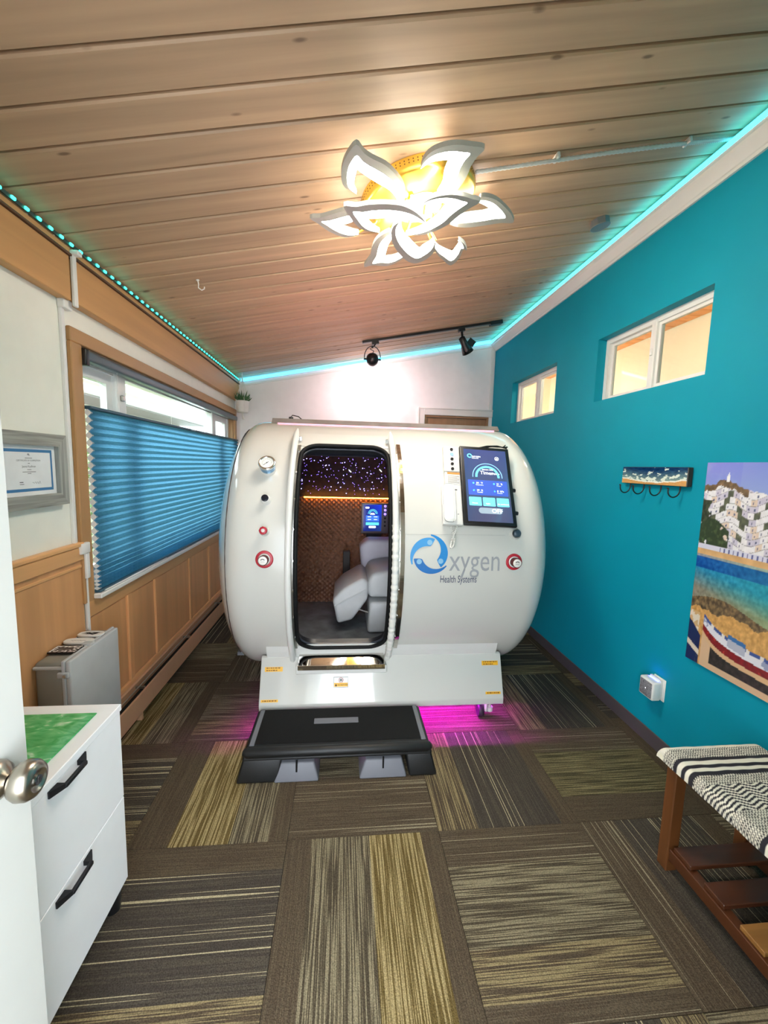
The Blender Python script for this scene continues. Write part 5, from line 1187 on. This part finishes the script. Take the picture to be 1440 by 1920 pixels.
# small inner display
it = part('inner_display', MB().box(.150, .385, 3.44, 3.475, .905, 1.168, .006, 2), mat('display_grey', (120, 112, 118), .35, .3), ch, 'small grey touchscreen on the inner wall')
part('display_bracket', MB().box(.20, .33, 3.475, 3.60, .86, 1.14, .004), BLACKP, ch)
painted('screen', 4, 4, lambda u, v: (.168 + .155 * u, 3.4394, .925 + .228 * v), lambda u, v: (12 + 10 * u, 24 + 20 * u, 90 + 80 * u * v), vcol_mat('screen_glow_inner', .1, .5), it)
def TI(a, b, d=0): return Vector((.2455 + a, 3.4394 - (d - .006) , 1.040 + b))
def ui_small():
    d = .0070
    def F(name, poly, m): part(name, MB().add([TI(a * .56, b * .50, d) for a, b in poly], [tuple(range(len(poly)))]), m, it, fix=False)
    c = (.004, .06); n_ = 20; A = np.linspace(0, PI, n_)
    for r0, r1 in ((.045, .056), (.066, .074)):
        part('gauge_arc', MB().add([TI((c[0] + r * math.cos(a)) * .56, (c[1] + r * math.sin(a)) * .56, d) for r in (r0, r1) for a in A], [(q, q + 1, n_ + q + 1, n_ + q) for q in range(n_ - 1)]), E_CY, it, fix=False)
    F('info_panel', rr(-.10, .10, -.06, .04), emat('ui_blue_small', (40, 90, 220), .5)); F('screen_button', rr(-.10, .10, -.125, -.075), E_CY); F('toggle', rr(-.055, .055, -.175, -.138, .015), E_WH)
    F('logo_mark', rr(-.11, -.05, .16, .19, .014), E_WH); F('screen_text', rr(-.03, .03, .075, .085, .003), E_WH); F('screen_text', rr(-.036, .036, .055, .068, .004), E_WH)
    for a, b in ((-.075, .012), (.02, .012), (-.075, -.034), (.02, -.034)): F('screen_text', rr(a, a + .055, b, b + .012, .004), E_WH)
ui_small()
for k in range(6):
    z_ = 1.142 - .034 * k
    part('push_button', MB().lathe([(.0, .0095), (.003, .0095), (.003, .005)] if k < 3 else [(0, .0085), (.003, .0085), (.003, 0)], (.353, 3.440, z_), (0, -1, 0), 16), emat('button_violet', (110, 90, 255), 2.2) if k < 3 else BLACKP, it)

# ---- recliner inside
rc = thing('recliner', (.45, 2.95, FZ), 'pale grey leather recliner with raised footrest inside the chamber', 'recliner')
LTH = mat('grey_leather', (190, 192, 194), .45, var=.03, vscale=20, bump=.15, bscale=120)
LTH2 = mat('grey_leather_arm_shade', (190, 184, 196), .5, var=.03, vscale=20, bump=.15, bscale=120)  # violet shade of the far armrest put into its leather colour
def cushion(poly, y0, y1, bev, m, name):
    bm_ = bmesh.new(); A = [bm_.verts.new((a, y0, b)) for a, b in poly]; B = [bm_.verts.new((a, y1, b)) for a, b in poly]; n_ = len(poly)
    bm_.faces.new(A); bm_.faces.new(B[::-1])
    for q in range(n_): bm_.faces.new((A[q], B[q], B[(q + 1) % n_], A[(q + 1) % n_]))
    bmesh.ops.recalc_face_normals(bm_, faces=bm_.faces[:]); bmesh.ops.bevel(bm_, geom=bm_.edges[:], offset=bev, segments=4, affect='EDGES', profile=.5)
    return part(name, MB().bm(bm_, True), m, rc)
cushion([(-.065, .58), (.0, .655), (.135, .735), (.178, .70), (.172, .585), (.07, .44), (-.03, .415)], 2.66, 3.08, .022, LTH, 'footrest')
part('piping', MB().tube([(-.05, 2.655, .545), (.03, 2.653, .59), (.16, 2.655, .655)], .004, 6), LTH, rc)
cushion([(.178, .595), (.165, .70), (.20, .765), (.34, .79), (.62, .78), (.62, .60)], 2.66, 3.08, .030, LTH, 'seat')
cushion([(.172, FZ + .002), (.185, .57), (.70, .57), (.70, FZ + .002)], 2.64, 3.12, .022, LTH, 'base')
cushion([(.155, .60), (.125, .86), (.18, .915), (.66, .915), (.70, .60)], 3.09, 3.26, .030, LTH2, 'armrest')
cushion([(.32, .60), (.32, .84), (.37, .90), (.66, .90), (.70, .60)], 2.50, 2.63, .030, LTH, 'armrest')
cushion([(.60, .62), (.56, .80), (.70, 1.22), (.80, 1.22), (.78, .62)], 2.64, 3.10, .04, LTH, 'backrest')
part('footrest_mechanism', MB().tube([(.10, 2.72, .50), (.22, 2.72, .46)], .006, 6).tube([(.10, 3.02, .50), (.22, 3.02, .46)], .006, 6), STEEL, rc)

# ---- step platform
sp = thing('step_platform', (0, 1.95, 0), 'black aerobic step with grey end strips in front of the chamber', 'step')
SBL = mat('step_black', (15, 16, 17), .5, var=.08, bump=.1, bscale=300); SMT = mat('step_mat', (10, 11, 12), .75, var=.25, vscale=220, bump=.5, bscale=350, spec=.25); SGR = mat('step_grey', (112, 113, 120), .5, var=.03)
def frustum(x0, x1, y0, y1, X0, X1, Y0, Y1, z0, z1, bev=.006):
    bm_ = bmesh.new(); A = [bm_.verts.new(p) for p in ((x0, y0, z0), (x1, y0, z0), (x1, y1, z0), (x0, y1, z0))]; B = [bm_.verts.new(p) for p in ((X0, Y0, z1), (X1, Y0, z1), (X1, Y1, z1), (X0, Y1, z1))]
    bm_.faces.new(A[::-1]); bm_.faces.new(B)
    for q in range(4): bm_.faces.new((A[q], A[(q + 1) % 4], B[(q + 1) % 4], B[q]))
    bmesh.ops.bevel(bm_, geom=bm_.edges[:], offset=bev, segments=3, affect='EDGES', profile=.5); return MB().bm(bm_, True)
part('deck', frustum(-.455, .450, 1.795, 2.135, -.44, .435, 1.815, 2.125, .10, .150, .010), SBL, sp)
part('end_leg', frustum(-.478, -.285, 1.782, 2.135, -.448, -.27, 1.80, 2.13, 0, .11, .010), SBL, sp)
part('end_leg', frustum(.335, .473, 1.782, 2.135, .32, .443, 1.80, 2.13, 0, .11, .010), SBL, sp)
part('front_roll', MB().tube([(-.445, 1.822, .132), (-.43, 1.815, .132), (.425, 1.815, .132), (.44, 1.822, .132)], [.018, .024, .024, .018], 16), SBL, sp)
part('top_mat', MB().box(-.405, .400, 1.845, 2.12, .149, .153, .002), SMT, sp)
for a, b in ((-.428, -.405), (.400, .423)): part('end_strip', MB().box(a, b, 1.838, 2.125, .1475, .1525, .002), SGR, sp)
part('name_plate', MB().box(-.135, .095, 1.985, 2.03, .1525, .1545, .0015), SGR, sp)
for a, b in ((-.306, -.095), (.093, .324)):
    m_ = (a + b) / 2
    ft = part('riser_foot', frustum(a, b, 1.778, 2.06, a + .03, b - .025, 1.80, 2.05, 0, .085, .008), SGR, sp)
    part('riser_slot', MB().box(m_ - .004, m_ + .004, 1.788, 1.80, .045, .098), BLACKP, ft)
